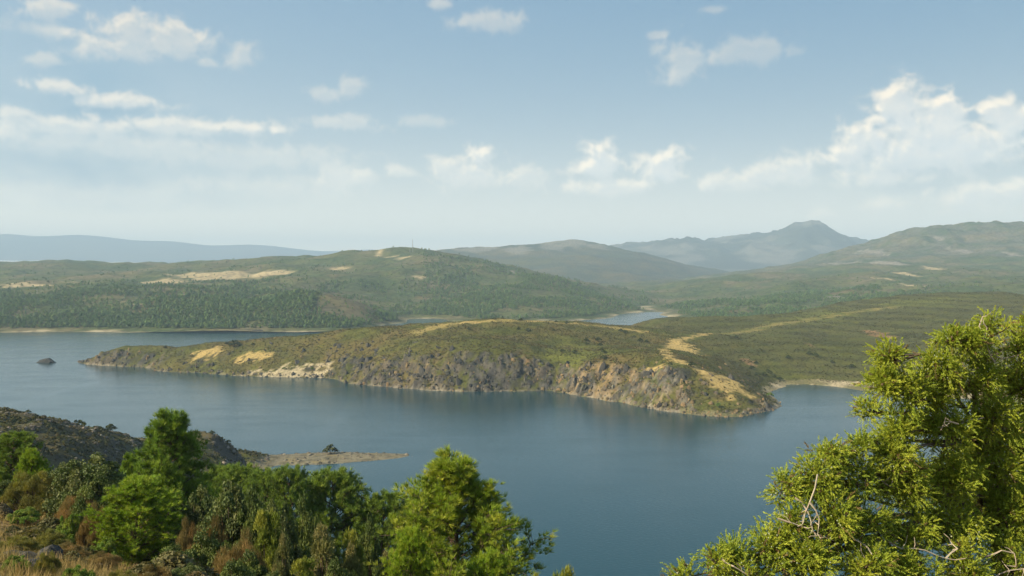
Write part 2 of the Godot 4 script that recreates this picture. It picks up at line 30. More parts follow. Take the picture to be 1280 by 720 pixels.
const NEAR_PLANTS := [
	["pine_round", -21.06, 91.09, -55, 6.06, "tallest pine of the near wood, dense rounded green crown", "pine_tree", "tree"],
	["pine_young", -16.25, 91.12, -38, 4.05, "bright yellow-green young pine below the tallest pine", "pine_tree", "tree"],
	["pine_umbrella", -12.29, 86.19, -60, 5.85, "dark domed pine with a visible trunk beside the oak thicket", "pine_tree", "tree"],
	["pine_open", -2.4, 92.76, -34, 6.9, "sunlit open-branched pine with upright tufts over the open water", "pine_tree", "tree"],
	["pine_umbrella", -8.59, 84.77, -60, 4.55, "slim dark pine just behind the sunlit open-branched pine", "pine_tree", "tree"],
	["pine_umbrella", -7.18, 82.77, -66, 3.57, "half hidden dark pine touching the sunlit open-branched pine", "pine_tree", "tree"],
	["pine_umbrella", -19.28, 82.79, -76, 5.35, "blue-green pine at the water's edge beyond the domed pine", "pine_tree", "tree"],
	["pine_umbrella", -21.91, 82.05, -78, 5.63, "round blue-green pine below the stony spit", "pine_tree", "tree"],
	["pine_umbrella", -25.26, 81.58, -82, 6.22, "blue-green pine close behind the tallest pine", "pine_tree", "tree"],
	["pine_umbrella", -30.41, 90.08, -54, 3.61, "dark pine in front of the shaded headland, beside a lighter one", "pine_tree", "tree"],
	["pine_young", -27.26, 89.95, -50, 2.35, "lighter green pine in front of the dark pine by the headland", "pine_tree", "tree"],
	["pine_round", -24.09, 88.23, -56, 2.63, "slender green pine touching the tallest pine, behind the bright young one", "pine_tree", "tree"],
	["oak_grey", -21.04, 91.16, -44, 4.45, "broad grey-green oak in front of the headland", "oak_tree", "tree"],
	["oak_grey", -23.33, 90.25, -46, 2.99, "smaller grey-green oak leaning on the broad one", "oak_tree", "tree"],
	["oak_dark", -19.71, 90.41, -42, 3.03, "dark round holm oak bush below the broad grey oak", "oak_bush", "bush"],
	["oak_grey", -12.05, 91.32, -38, 3.84, "pale clumpy holm oak beside the tallest pine", "oak_tree", "tree"],
	["oak_dark", -10.8, 90.88, -37, 2.81, "dark oak bush in the thicket below the pale holm oak", "oak_bush", "bush"],
	["juniper_green", -9.95, 90.6, -36, 2.14, "pointed yellow-green juniper in the oak thicket", "juniper_bush", "bush"],
	["juniper_grey", -6.48, 91.51, -30, 2.49, "ragged grey-olive juniper with drooping tips before the domed pine", "juniper_bush", "bush"],
	["juniper_grey", -7.32, 91.77, -28, 1.06, "thin grey juniper spire beside the ragged grey-olive one", "juniper_bush", "bush"],
	["juniper_grey", -5.63, 90.55, -31, 1.73, "brownish juniper between the ragged one and the sunlit pine", "juniper_bush", "bush"],
	["oak_dark", -11.53, 90.3, -33, 3.1, "very dark bush in the shade below the tallest pine", "oak_bush", "bush"],
	["oak_dark", -11.57, 90.75, -30, 2.27, "dark bush at the foot of the bright young pine", "oak_bush", "bush"],
	["oak_dark", -8.39, 91.11, -28, 2.32, "dark low bush in front of the brown brooms", "oak_bush", "bush"],
	["broom_brown", -13.19, 89.81, -36, 1.69, "dry brown broom above the very dark bush", "broom_bush", "bush"],
	["broom_brown", -12.35, 89.6, -37, 2.07, "tallest of the dry brown brooms in the thicket", "broom_bush", "bush"],
	["broom_brown", -9.87, 90.48, -32, 2.43, "wide dry brown broom in front of the oak thicket", "broom_bush", "bush"],
	["broom_yellow", -13.65, 88.62, -43, 1.71, "dull yellow broom in the shade of the pale holm oak", "broom_bush", "bush"],
	["green_shrub", -19.12, 89.8, -38, 1.3, "round green bush above the dry grass", "leafy_bush", "bush"],
	["green_shrub", -19.03, 89.04, -38, 1.17, "bright yellow-green small bush below the round green one", "leafy_bush", "bush"],
	["broom_yellow", -23.92, 90.11, -44, 2.94, "olive broom below the lighter pine", "broom_bush", "bush"],
	["broom_yellow", -22.93, 89.23, -44, 3.34, "long yellow-brown broom at the top of the dry grass", "broom_bush", "bush"],
	["broom_brown", -20.56, 89.53, -42, 2.43, "rust-brown broom beside the dark round oak bush", "broom_bush", "bush"],
	["broom_brown", -17.99, 89.94, -38, 1.65, "small brown broom beside the round green bush", "broom_bush", "bush"],
	["broom_yellow", -16.06, 91.24, -30, 2.27, "wide pale broom on the dry grass slope", "broom_bush", "bush"],
	["broom_yellow", -15.8, 91.62, -28, 1.62, "pale broom by the boulders on the dry slope", "broom_bush", "bush"],
	["broom_brown", -14.23, 91.41, -28, 1.57, "brown broom above the grey boulders", "broom_bush", "bush"],
	["broom_yellow", -11.62, 93.05, -22, 0.71, "small bright yellow broom beside the grey boulders", "broom_bush", "bush"],
	["green_shrub", -10.39, 93.1, -21, 1.02, "leafy green bush below the grey boulders", "leafy_bush", "bush"],
	["green_shrub", -9.23, 93.89, -18, 0.71, "light green leafy bush at the foot of the dry slope", "leafy_bush", "bush"],
	["broom_brown", -12.62, 91.43, -27, 1.27, "brown broom between the grey boulders and the bright young pine", "broom_bush", "bush"],
	["broom_yellow", -9.79, 92.57, -22, 1.23, "olive broom under the bright young pine", "broom_bush", "bush"],
	["broom_brown", -9.8, 92.03, -24, 1.34, "brown broom between the bright young pine and the dark bushes", "broom_bush", "bush"],
	["juniper_green", 1.39, 92.22, -24, 1.43, "sunlit yellow-green juniper top against the open water", "juniper_bush", "bush"],
	["juniper_green", 0.64, 91.65, -25, 1.13, "lower juniper tip beside the sunlit juniper top", "juniper_bush", "bush"],
	["juniper_green", 2.23, 92.89, -21, 0.45, "single juniper spire against the water", "juniper_bush", "bush"],
	["juniper_grey", -4.5, 90.27, -31, 1.45, "grey-brown juniper at the foot of the sunlit pine", "juniper_bush", "bush"],
	["juniper_green", -5.9, 92.06, -25, 1.44, "olive juniper in front of the ragged grey one", "juniper_bush", "bush"],
	["oak_grey", -5.99, 92.69, -22, 1.27, "pale leafy oak sprout before the dark low bush", "oak_bush", "bush"],
	["oak_dark", -26.47, 89.16, -46, 2.66, "dark bush behind the boulders of the dry slope", "oak_bush", "bush"],
	["juniper_green", -8.34, 86.99, -46, 2.32, "green juniper between the domed pine and the slim dark pine", "juniper_bush", "bush"],
	["oak_dark", -11.79, 87.22, -50, 2.89, "dark oak bush between the blue-green pines and the domed pine", "oak_bush", "bush"],
	["oak_dark", -8.16, 85.94, -50, 2.89, "dark oak bush below the slim dark pine", "oak_bush", "bush"],
	["oak_grey", -16.26, 89.16, -46, 2.74, "grey oak close behind the pale clumpy one", "oak_tree", "tree"],
	["pine_umbrella", -29.1, 80.23, -88, 6.67, "distant green pine seen over the pale clumpy holm oak", "pine_tree", "tree"],
	["oak_grey", -11.77, 89.15, -44, 2.78, "grey-green oak between the pointed juniper and the shore pines", "oak_tree", "tree"],
	["oak_dark", -16.32, 89.12, -40, 2.53, "dark oak bush in the lee of the tallest pine's trunk", "oak_bush", "bush"],
	["green_shrub", -21.74, 89.35, -48, 3.03, "fresh green bush between the grey oak and the tallest pine", "leafy_bush", "bush"],
	["oak_dark", -24.17, 89.58, -46, 2.91, "dark bush below the smaller grey-green oak", "oak_bush", "bush"],
	["juniper_green", -20.44, 87.49, -46, 2.08, "olive juniper behind the bright young pine", "juniper_bush", "bush"],
	["green_shrub", -22.68, 89.15, -41, 1.63, "low green bush beside the flat pale slab", "leafy_bush", "bush"],
	["green_shrub", -12.38, 93.01, -22, 0.79, "low green bush above the dark angular boulder", "leafy_bush", "bush"],
	["green_shrub", -16.66, 89.29, -36, 1.49, "green bush before the small brown broom", "leafy_bush", "bush"],
	["oak_dark", -7.62, 92.16, -24, 1.82, "dark leafy bush under the wide brown broom", "oak_bush", "bush"],
	["oak_dark", -5.19, 91.51, -26, 1.97, "dark bush at the foot of the ragged grey-olive juniper", "oak_bush", "bush"],
	["pine_young", -3.29, 91.58, -29, 2.09, "low bright pine under the sunlit open-branched pine's bushier flank", "pine_tree", "tree"],
	["pine_young", -0.82, 90.47, -30, 2.44, "low green pine under the sunlit pine's water-side boughs", "pine_tree", "tree"],
	["oak_grey", -9.19, 91.83, -25, 1.58, "pale green bush below the very dark one", "oak_bush", "bush"],
]
const BOULDERS := [
	[-28.74, -50, 2.2, "dark rounded boulder beside the dry grass"],
	[-25.7, -46, 1.2, "low grey rock next to the dark rounded boulder"],
	[-24.2, -45, 1.5, "flat pale slab of rock in the dry grass"],
	[-14.25, -25, 1, "dark angular boulder at the foot of the dry slope"],
	[-13.33, -24, 0.8, "grey boulder leaning against the dark angular one"],
	[-14.58, -27, 0.55, "small grey rock above the pale slab"],
	[-13.64, -26, 0.9, "tilted blue-grey slab of rock between the brooms"],
	[-12.53, -23, 0.8, "pale flat stone below the grey boulder"],
	[-12.81, -24, 0.5, "small pale stone beside the tilted slab"],
	[-23.69, -46, 0.9, "grey rock half hidden under the brown broom"],
	[-24.07, -42, 0.9, "reddish-grey rock below the dark rounded boulder"],
	[-13.01, -28, 0.6, "small dark stone beside the bright young pine"],
]
const JUNIPER_CLUMPS := [[3.897, 99.486, -7.2, 0.137], [4.24, 99.338, -7.4, 0.194], [4.546, 99.492, -7.6, 0.144], [3.619, 99.397, -7.1, 0.135], [3.46, 99.443, -7, 0.046], [3.38, 99.228, -7, 0.153], [2.926, 99.312, -6.8, 0.119], [2.8, 99.127, -6.7, 0.108], [3.027, 99.053, -6.8, 0.169], [3.366, 99.024, -7.1, 0.186], [3.79, 99.082, -7.3, 0.224], [4.324, 99.01, -7.6, 0.233], [4.687, 98.772, -7.8, 0.228], [4.012, 98.734, -7.4, 0.238], [3.497, 98.721, -7.1, 0.228], [3.011, 98.744, -6.8, 0.189], [2.889, 98.58, -6.7, 0.147], [2.594, 98.691, -6.6, 0.067], [2.332, 98.634, -6.5, 0.123], [2.227, 98.469, -6.4, 0.168], [1.953, 98.424, -6.3, 0.101], [2.584, 98.481, -6.6, 0.183], [2.983, 98.311, -6.8, 0.228], [3.5, 98.302, -7.1, 0.238], [4.05, 98.297, -7.4, 0.248], [4.658, 98.134, -7.8, 0.262], [2.251, 98.206, -6.3, 0.202], [1.946, 98.178, -6.2, 0.145], [1.794, 98.04, -6.1, 0.151], [1.52, 98.029, -6, 0.105], [1.339, 98.051, -5.9, 0.06], [1.157, 97.911, -5.9, 0.06], [1.548, 97.916, -5.9, 0.146], [2.043, 97.985, -6.1, 0.196], [2.559, 98.09, -6.5, 0.218], [2.471, 97.867, -6.2, 0.208], [3.003, 97.939, -6.7, 0.225], [2.929, 97.739, -6.4, 0.215], [3.518, 97.943, -7, 0.235], [3.462, 97.695, -6.7, 0.225], [4.099, 97.921, -7.3, 0.245], [3.998, 97.623, -7, 0.235], [4.648, 97.697, -7.6, 0.255], [5.081, 98.262, -8.2, 0.299], [5.146, 99.006, -8.2, 0.299], [4.731, 97.352, -7.4, 0.27], [4.629, 98.45, -8, 0.292], [4.13, 97.921, -7.8, 0.285], [2.893, 98.866, -7.2, 0.074], [4.506, 98.014, -8.3, 0.333], [4.998, 98.083, -8.5, 0.341], [3.981, 98.013, -8, 0.292], [4.746, 98.372, -8.4, 0.306], [4.301, 98.262, -8.2, 0.299], [3.471, 98.182, -7.6, 0.25], [4.735, 97.637, -8.3, 0.333]]
const DEAD_TWIGS := [
	[Vector3(3.874, 99.275, -7.095), Vector3(3.787, 99.407, -7.055), Vector3(3.722, 99.567, -7.055), Vector3(3.747, 99.643, -7.055), Vector3(3.786, 99.554, -7.055), Vector3(3.768, 99.439, -7.055)],
	[Vector3(4.484, 99.269, -7.493), Vector3(4.178, 99.315, -7.29), Vector3(4.033, 99.288, -7.29), Vector3(3.941, 99.315, -7.29)],
	[Vector3(3.335, 98.607, -7.055), Vector3(3.652, 98.581, -7.36), Vector3(3.564, 98.787, -7.055), Vector3(3.697, 98.811, -7.142), Vector3(3.814, 98.824, -7.142)],
	[Vector3(3.451, 98.825, -6.832), Vector3(3.351, 98.875, -6.832), Vector3(3.315, 98.776, -6.832)],
	[Vector3(3.824, 98.519, -7.679), Vector3(3.978, 98.484, -7.679), Vector3(3.945, 98.595, -7.46)],
	[Vector3(2.119, 98.597, -6.123), Vector3(2.051, 98.412, -6.081), Vector3(2.008, 98.274, -6.081), Vector3(1.966, 98.249, -6.071)],
	[Vector3(2.045, 98.417, -6.062), Vector3(2.111, 98.307, -6.062), Vector3(2.101, 98.196, -6.062)],
	[Vector3(1.964, 98.436, -6.119), Vector3(2.041, 98.345, -6.083), Vector3(2.075, 98.218, -6.083), Vector3(2.119, 98.146, -6.083)],
	[Vector3(2.967, 98.504, -6.998), Vector3(3.159, 98.31, -7.232), Vector3(3.277, 98.257, -7.232), Vector3(3.445, 98.151, -7.337)],
	[Vector3(2.618, 98.548, -6.598), Vector3(2.744, 98.46, -6.642), Vector3(2.841, 98.387, -6.642), Vector3(3.103, 98.28, -6.874)],
	[Vector3(3.229, 98.283, -7.125), Vector3(3.176, 98.451, -7.125), Vector3(3.083, 98.577, -6.891)],
	[Vector3(2.721, 98.056, -6.436), Vector3(2.844, 97.98, -6.436), Vector3(3.02, 97.968, -6.436), Vector3(3.166, 97.909, -6.436), Vector3(3.312, 97.909, -6.436)],
	[Vector3(3.613, 97.828, -6.724), Vector3(3.734, 97.877, -6.724), Vector3(3.832, 97.852, -6.724), Vector3(3.846, 97.754, -6.724)],
	[Vector3(3.199, 97.887, -6.503), Vector3(3.287, 97.958, -6.503), Vector3(3.276, 97.991, -6.589)],
	[Vector3(2.365, 98.162, -6.176), Vector3(2.443, 98.106, -6.176), Vector3(2.487, 98.049, -6.09)],
	[Vector3(3.676, 97.662, -6.724), Vector3(3.797, 97.723, -6.724), Vector3(3.98, 97.754, -6.724)],
	[Vector3(4.18, 98.901, -7.452), Vector3(4.311, 98.79, -7.513), Vector3(4.361, 98.647, -7.551)],
	[Vector3(4.083, 98.911, -7.254), Vector3(3.984, 98.809, -7.193)],
	[Vector3(2.598, 98.389, -6.634), Vector3(2.796, 98.427, -6.678), Vector3(3.081, 98.385, -6.911)],
	[Vector3(1.381, 98.113, -5.807), Vector3(1.449, 98.075, -5.763), Vector3(1.554, 98.012, -5.763)],
	[Vector3(1.833, 98.3, -6.087), Vector3(2.002, 98.242, -6.097), Vector3(2.244, 98.125, -6.151)],
	[Vector3(3.84, 97.997, -7.672), Vector3(4.046, 98.104, -7.805), Vector3(4.088, 98.211, -7.805)],
]


var rng := RandomNumberGenerator.new()
var names := {}
var lands := {}
var broad := FastNoiseLite.new()
var rough := FastNoiseLite.new()
var fine := FastNoiseLite.new()
var crag := FastNoiseLite.new()

# ------------------------------------------------------------------ small helpers
func numbered(called: String) -> String:
	names[called] = names.get(called, -1) + 1
	return called if names[called] == 0 else "%s_%03d" % [called, names[called]]

func tag(o: Node, label: String, category: String, group := "") -> Node:
	o.set_meta("label", label)
	o.set_meta("category", category)
	if group:
		o.set_meta("group", group)
	return o

func kind(o: Node, what: String, label := "") -> Node:
	o.set_meta("kind", what)
	if label:
		o.set_meta("label", label)
	return o

func lit(r: float, g: float, b: float) -> Color:   # an albedo_color from real-world (linear) values
	return Color(r, g, b).linear_to_srgb()

func matte(color: Color, roughness := 0.9, vertex := false) -> StandardMaterial3D:
	var m := StandardMaterial3D.new()
	m.albedo_color = color
	m.roughness = roughness
	m.vertex_color_use_as_albedo = vertex
	m.metallic_specular = 0.25
	return m

func leafy(backlight := 0.5) -> StandardMaterial3D:
	var m := matte(Color.WHITE, 0.6, true)
	m.metallic_specular = 0.35
	m.cull_mode = BaseMaterial3D.CULL_DISABLED
	m.backlight_enabled = true
	m.backlight = lit(backlight * 0.95, backlight, backlight * 0.45)
	return m

func noise_of(seed_: int, frequency: float, octaves: int, ridged := false) -> FastNoiseLite:
	var n := FastNoiseLite.new()
	n.seed = seed_
	n.noise_type = FastNoiseLite.TYPE_SIMPLEX_SMOOTH
	n.frequency = frequency
	n.fractal_type = FastNoiseLite.FRACTAL_RIDGED if ridged else FastNoiseLite.FRACTAL_FBM
	n.fractal_octaves = octaves
	return n

func grain_texture(seed_: int, frequency: float, low: float, high: float, octaves := 5) -> NoiseTexture2D:
	var t := NoiseTexture2D.new()
	t.width = 512
	t.height = 512
	t.seamless = true
	t.noise = noise_of(seed_, frequency, octaves)
	var g := Gradient.new()
	g.set_color(0, Color(low, low, low))
	g.set_color(1, Color(high, high, high * 0.98))
	t.color_ramp = g
	return t

func mesh_of(v: PackedVector3Array, c: PackedColorArray, n := PackedVector3Array(), index := PackedInt32Array()) -> ArrayMesh:
	var a := []
	a.resize(Mesh.ARRAY_MAX)
	a[Mesh.ARRAY_VERTEX] = v
	if c.size():
		a[Mesh.ARRAY_COLOR] = c
	if n.size():
		a[Mesh.ARRAY_NORMAL] = n
	if index.size():
		a[Mesh.ARRAY_INDEX] = index
	var m := ArrayMesh.new()
	m.add_surface_from_arrays(Mesh.PRIMITIVE_TRIANGLES, a)
	return m

func put(called: String, mesh: Mesh, material: Material, parent: Node = null) -> MeshInstance3D:
	var o := MeshInstance3D.new()
	o.mesh = mesh
	o.material_override = material
	if parent:
		o.name = called
		parent.add_child(o, true)
	else:
		o.name = numbered(called)
		add_child(o, true)
	return o

func base(called: String, at: Vector3) -> Node3D:
	var o := Node3D.new()
	o.name = numbered(called)
	add_child(o, true)
	o.position = at
	return o

func copy_of(o: Node3D, called: String, at: Vector3, turn: float, size: float) -> Node3D:
	var c: Node3D = o.duplicate()
	c.name = numbered(called)
	add_child(c, true)
	c.position = at
	c.rotation = Vector3(0, turn, 0)
	c.scale = Vector3.ONE * size
	return c

func scatter(called: String, mesh: Mesh, material: Material, places: Array[Transform3D], colors: PackedColorArray, label: String) -> void:
	var mm := MultiMesh.new()
	mm.transform_format = MultiMesh.TRANSFORM_3D
	mm.use_colors = true
	mm.mesh = mesh
	mm.instance_count = places.size()
	for i in places.size():
		mm.set_instance_transform(i, places[i])
		mm.set_instance_color(i, colors[i])
	var o := MultiMeshInstance3D.new()
	o.multimesh = mm
	o.material_override = material
	o.name = numbered(called)
	add_child(o, true)
	kind(o, "stuff", label)

func mixc(a: Color, b: Color, t: float) -> Color:
	return a.lerp(b, clampf(t, 0.0, 1.0))

# ------------------------------------------------------------------ land: a smooth surface through surveyed points, then roughened
func spline(pts: Array[Vector3]) -> PackedFloat64Array:      # thin-plate weights, solved by elimination
	var n := pts.size()
	var m := n + 3
	var a := []
	for i in m:
		var row := PackedFloat64Array()
		row.resize(m + 1)
		a.append(row)
	for i in n:
		for j in n:
			var r2 := Vector2(pts[i].x - pts[j].x, pts[i].z - pts[j].z).length_squared() * 1e-6
			a[i][j] = 0.5 * r2 * log(r2 + 1e-12) + (1e-6 if i == j else 0.0)
		var q := [1.0, pts[i].x / 1000.0, pts[i].z / 1000.0]
		for k in 3:
			a[i][n + k] = q[k]
			a[n + k][i] = q[k]
		a[i][m] = pts[i].y
	for k in m:
		var best := k
		for i in range(k + 1, m):
			if absf(a[i][k]) > absf(a[best][k]):
				best = i
		var swap: PackedFloat64Array = a[k]
		a[k] = a[best]
		a[best] = swap
		var pivot: PackedFloat64Array = a[k]
		for i in range(k + 1, m):
			var row: PackedFloat64Array = a[i]
			var f := row[k] / pivot[k]
			if f != 0.0:
				for j in range(k, m + 1):
					row[j] -= f * pivot[j]
				a[i] = row
	var w := PackedFloat64Array()
	w.resize(m)
	for i in range(m - 1, -1, -1):
		var s: float = a[i][m]
		for j in range(i + 1, m):
			s -= a[i][j] * w[j]
		w[i] = s / a[i][i]
	return w

func land(called: String, pts: Array[Vector3], x0: float, z0: float, nx: int, nz: int, step: float, every: int, material: Material) -> void:
	var w := spline(pts)
	var n := pts.size()
	var cx := nx / every
	var cz := nz / every
	var low := PackedFloat32Array()
	low.resize(cx * cz)
	for j in cz:
		for i in cx:
			var x := x0 + (i + 0.5) * step * every
			var z := z0 + (j + 0.5) * step * every
			var s := w[n] + w[n + 1] * x / 1000.0 + w[n + 2] * z / 1000.0
			for k in n:
				var p := pts[k]
				var dx := p.x - x
				var dz := p.z - z
				var r2 := (dx * dx + dz * dz) * 1e-6
				s += w[k] * 0.5 * r2 * log(r2 + 1e-12)
			low[j * cx + i] = s
	var im := Image.create_from_data(cx, cz, false, Image.FORMAT_RF, low.to_byte_array())
	im.resize(nx, nz, Image.INTERPOLATE_CUBIC)
	var b := im.get_data().to_float32_array()
	var h := PackedFloat32Array()
	h.resize(nx * nz)
	for j in nz:
		for i in nx:
			var at := j * nx + i
			var l := at - 1 if i > 0 else at
			var r := at + 1 if i < nx - 1 else at
			var u := at - nx if j > 0 else at
			var d := at + nx if j < nz - 1 else at
			var steep := sqrt(pow(b[r] - b[l], 2) + pow(b[d] - b[u], 2)) / (2.0 * step)
			h[at] = shaped(called, x0 + (i + 0.5) * step, z0 + (j + 0.5) * step, b[at], steep) if b[at] > -12.0 else b[at]
	lands[called] = {"x0": x0, "z0": z0, "nx": nx, "nz": nz, "step": step, "h": h}
	var v := PackedVector3Array()
	var c := PackedColorArray()
	var no := PackedVector3Array()
	v.resize(nx * nz)
	c.resize(nx * nz)
	no.resize(nx * nz)
	var index := PackedInt32Array()
	for j in nz:
		for i in nx:
			var at := j * nx + i
			var x := x0 + (i + 0.5) * step
			var z := z0 + (j + 0.5) * step
			v[at] = Vector3(x, h[at], z)
			var hl := h[at - 1] if i > 0 else h[at]
			var hr := h[at + 1] if i < nx - 1 else h[at]
			var hu := h[at - nx] if j > 0 else h[at]
			var hd := h[at + nx] if j < nz - 1 else h[at]
			no[at] = Vector3(hl - hr, 2.0 * step, hu - hd).normalized()
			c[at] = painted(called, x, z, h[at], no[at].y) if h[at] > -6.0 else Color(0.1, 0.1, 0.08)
			if i < nx - 1 and j < nz - 1:
				var most := maxf(maxf(h[at], h[at + 1]), maxf(h[at + nx], h[at + nx + 1]))
				if most > -5.0 and (called != "hill" or in_view(x, z)):
					index.append_array(PackedInt32Array([at, at + 1, at + nx, at + 1, at + nx + 1, at + nx]))
	var o := put(called, mesh_of(v, c, no, index), material)
	kind(o, "structure")

func ground(called: String, x: float, z: float) -> float:
	var d: Dictionary = lands[called]
	var fx: float = clampf((x - d.x0) / d.step - 0.5, 0.0, d.nx - 1.001)
	var fz: float = clampf((z - d.z0) / d.step - 0.5, 0.0, d.nz - 1.001)
	var i := int(fx)
	var j := int(fz)
	var a := j * int(d.nx) + i
	var h: PackedFloat32Array = d.h
	var nx: int = d.nx
	return lerpf(lerpf(h[a], h[a + 1], fx - i), lerpf(h[a + nx], h[a + nx + 1], fx - i), fz - j)

func near_path(path: Array[Vector2], p: Vector2) -> float:
	var best := 1e9
	for i in path.size() - 1:
		best = minf(best, p.distance_squared_to(Geometry2D.get_closest_point_to_segment(p, path[i], path[i + 1])))
	return sqrt(best)

func in_patch(a: Array, x: float, z: float) -> float:      # 1 in the middle of a patch, 0 on its rim
	var dx: float = (x - a[0]) / a[2]
	var dz: float = (z - a[1]) / a[3]
	return 1.0 - sqrt(dx * dx + dz * dz)

# ------------------------------------------------------------------ the sky: air that pales towards the horizon and the sun, and cumulus
var cloud_edge := noise_of(41, 0.42, 6)
var cloud_wisp := noise_of(42, 0.16, 4)
var cloud_puff := puffs()
var clouds_all := []

func puffs() -> FastNoiseLite:
	return noise_of(43, 0.75, 4)


func cloud_at(az: float, el: float, near_clouds: Array) -> Vector3:      # x cumulus, y thin grey veil, z how thick the cumulus may get
	var field := -1.0
	var veil := 0.0
	var most := 0.0
	for c in near_clouds:
		var dx: float = (az - c[0]) / c[2]
		var dy: float = (el - c[1]) / c[3]
		if c[5] == 2:
			veil = maxf(veil, clampf(1.0 - dx * dx - dy * dy, 0.0, 1.0) * c[4])
		else:
			var f: float = 1.0 - sqrt(dx * dx + dy * dy)
			if f > -0.8:
				var weight: float = c[4] * clampf((f + 0.8) / 0.8, 0.0, 1.0) * clampf(1.1 + dy * 0.5, 0.2, 1.0)
				most = maxf(most, weight)
			field = maxf(field, f)
	if field > -0.95:                                # lumps of several sizes: a billowing outline above, ragged below
		var wx := az + cloud_wisp.get_noise_2d(az * 3.0, el * 3.0) * 0.5
		var wy := el + cloud_wisp.get_noise_2d(az * 3.0 + 50.0, el * 3.0) * 0.4
		field = field * (1.35 if field > 0.0 else 0.9) + cloud_edge.get_noise_2d(wx, wy * 1.2) * 0.85 - 0.12
		field += (0.28 - absf(cloud_puff.get_noise_2d(wx, wy * 1.1))) * 0.75
	return Vector3(field, veil, most)

func sky_color(az: float, el: float, near_clouds: Array) -> Color:
	var a := deg_to_rad(az)
	var e := deg_to_rad(el)
	var to := Vector3(sin(a) * cos(e), sin(e), -cos(a) * cos(e))
	var toward := (1.0 + to.dot(SUN_AT)) * 0.5
	var up := clampf(el / 90.0, 0.0, 1.0)
	var air := mixc(SKY_LOW, SKY_MID, 1.0 - exp(-el / 4.0))
	air = mixc(air, SKY_HIGH, 1.0 - exp(-el / 13.5))
	air = mixc(air, SKY_ZENITH, smoothstep(0.25, 1.0, up))
	var glow := pow(toward, 2.2)
	air = Color(air.r + 0.23 * glow, air.g + 0.21 * glow, air.b + 0.16 * glow)
	if near_clouds.size():
		var f := cloud_at(az, el, near_clouds)
		var thin := f.y * (0.8 + 0.9 * cloud_wisp.get_noise_2d(az * 0.8 + 90.0, el * 1.6))
		air = mixc(air, Color(0.17, 0.27, 0.35), clampf(thin, 0.0, 1.0) * 0.8)
		var body := smoothstep(-0.22, 0.85, f.x) * clampf(f.z, 0.0, 1.0) * lerpf(1.0, 0.82, smoothstep(8.0, 14.0, el))
		if body > 0.0:
			var behind := cloud_at(az - 0.30, el + 0.42, near_clouds)
			var shade := smoothstep(-0.1, 0.7, behind.x) * clampf(behind.z + 0.25, 0.0, 1.0)
			var bright := clampf(1.0 - 0.8 * shade + 0.2 * cloud_edge.get_noise_2d(az * 2.0, el * 2.0), 0.0, 1.0)
			var c := mixc(Color(0.40, 0.425, 0.43), Color(0.78, 0.66, 0.50), bright) * lerpf(1.28, 0.9, smoothstep(4.0, 15.0, el))
			air = mixc(air, c, body)
	return air

func sky_bytes(w: int, h: int, x_from: int, x_to: int, y_to: int, full_w: int, clouds: Array) -> PackedByteArray:
	var out := PackedByteArray()
	out.resize(w * h * 3)
	var full_h := full_w / 2
	for j in h:
		var el := 90.0 - (j + 0.5 + y_to) / full_h * 180.0
		var row := []
		for c in clouds:
			if absf(el - c[1]) < c[3] * 2.2:
				row.append(c)
		for i in w:
			var az := (i + 0.5 + x_from) / full_w * 360.0
			if az > 180.0:
				az -= 360.0
			var close := []
			for c in row:
				if absf(az - c[0]) < c[2] * 2.0:
					close.append(c)
			var s := (sky_color(az, maxf(el, 0.0), close) * (1.0 / 1.6)).linear_to_srgb()
			var at := (j * w + i) * 3
			var dither := rng.randf() - 0.5
			out[at] = int(clampf(s.r * 255.0 + 0.5 + dither, 0.0, 255.0))
			out[at + 1] = int(clampf(s.g * 255.0 + 0.5 + dither, 0.0, 255.0))
			out[at + 2] = int(clampf(s.b * 255.0 + 0.5 + dither, 0.0, 255.0))
	return out

func sky_texture() -> ImageTexture:
	rng.seed = 7
	clouds_all = CLOUDS.duplicate()
	for i in 60:                                   # the same kind of clouds all round the horizon
		var az := rng.randf_range(33.0, 327.0)
		if az > 180.0:
			az -= 360.0
		var el := 2.0 + 26.0 * pow(rng.randf(), 1.5)
		var r := rng.randf_range(1.5, 5.0)
		clouds_all.append([az, el, r, r * rng.randf_range(0.3, 0.55), rng.randf_range(0.45, 0.9), 0])
	var low_w := 1024
	var whole := Image.create_from_data(low_w, low_w / 2, false, Image.FORMAT_RGB8, sky_bytes(low_w, low_w / 2, 0, 0, 0, low_w, clouds_all))
	whole.resize(4096, 2048, Image.INTERPOLATE_CUBIC)
	var rows := 260                                # the finer band of clouds low over the far hills
	var top := 1024 - rows
	var half := 370
	var right := Image.create_from_data(half, rows, false, Image.FORMAT_RGB8, sky_bytes(half, rows, 0, 0, top, 4096, clouds_all))
	var left := Image.create_from_data(half, rows, false, Image.FORMAT_RGB8, sky_bytes(half, rows, 4096 - half, 0, top, 4096, clouds_all))
	whole.blit_rect(right, Rect2i(0, 0, half, rows), Vector2i(0, top))
	whole.blit_rect(left, Rect2i(0, 0, half, rows), Vector2i(4096 - half, top))
	return ImageTexture.create_from_image(whole)

# ------------------------------------------------------------------ colours of the ground
const GOLD := Color(0.40, 0.30, 0.12)
const SAND := Color(0.40, 0.34, 0.23)
const PALE_ROCK := Color(0.22, 0.20, 0.165)
const GREY_ROCK := Color(0.105, 0.10, 0.09)
const DARK_ROCK := Color(0.042, 0.042, 0.041)
const SCRUB := Color(0.070, 0.076, 0.022)
const HEATH := Color(0.118, 0.095, 0.037)
const RED_SOIL := Color(0.26, 0.16, 0.085)
const GREEN_GRASS := Color(0.115, 0.125, 0.03)
const WOOD_FLOOR := Color(0.04, 0.052, 0.022)

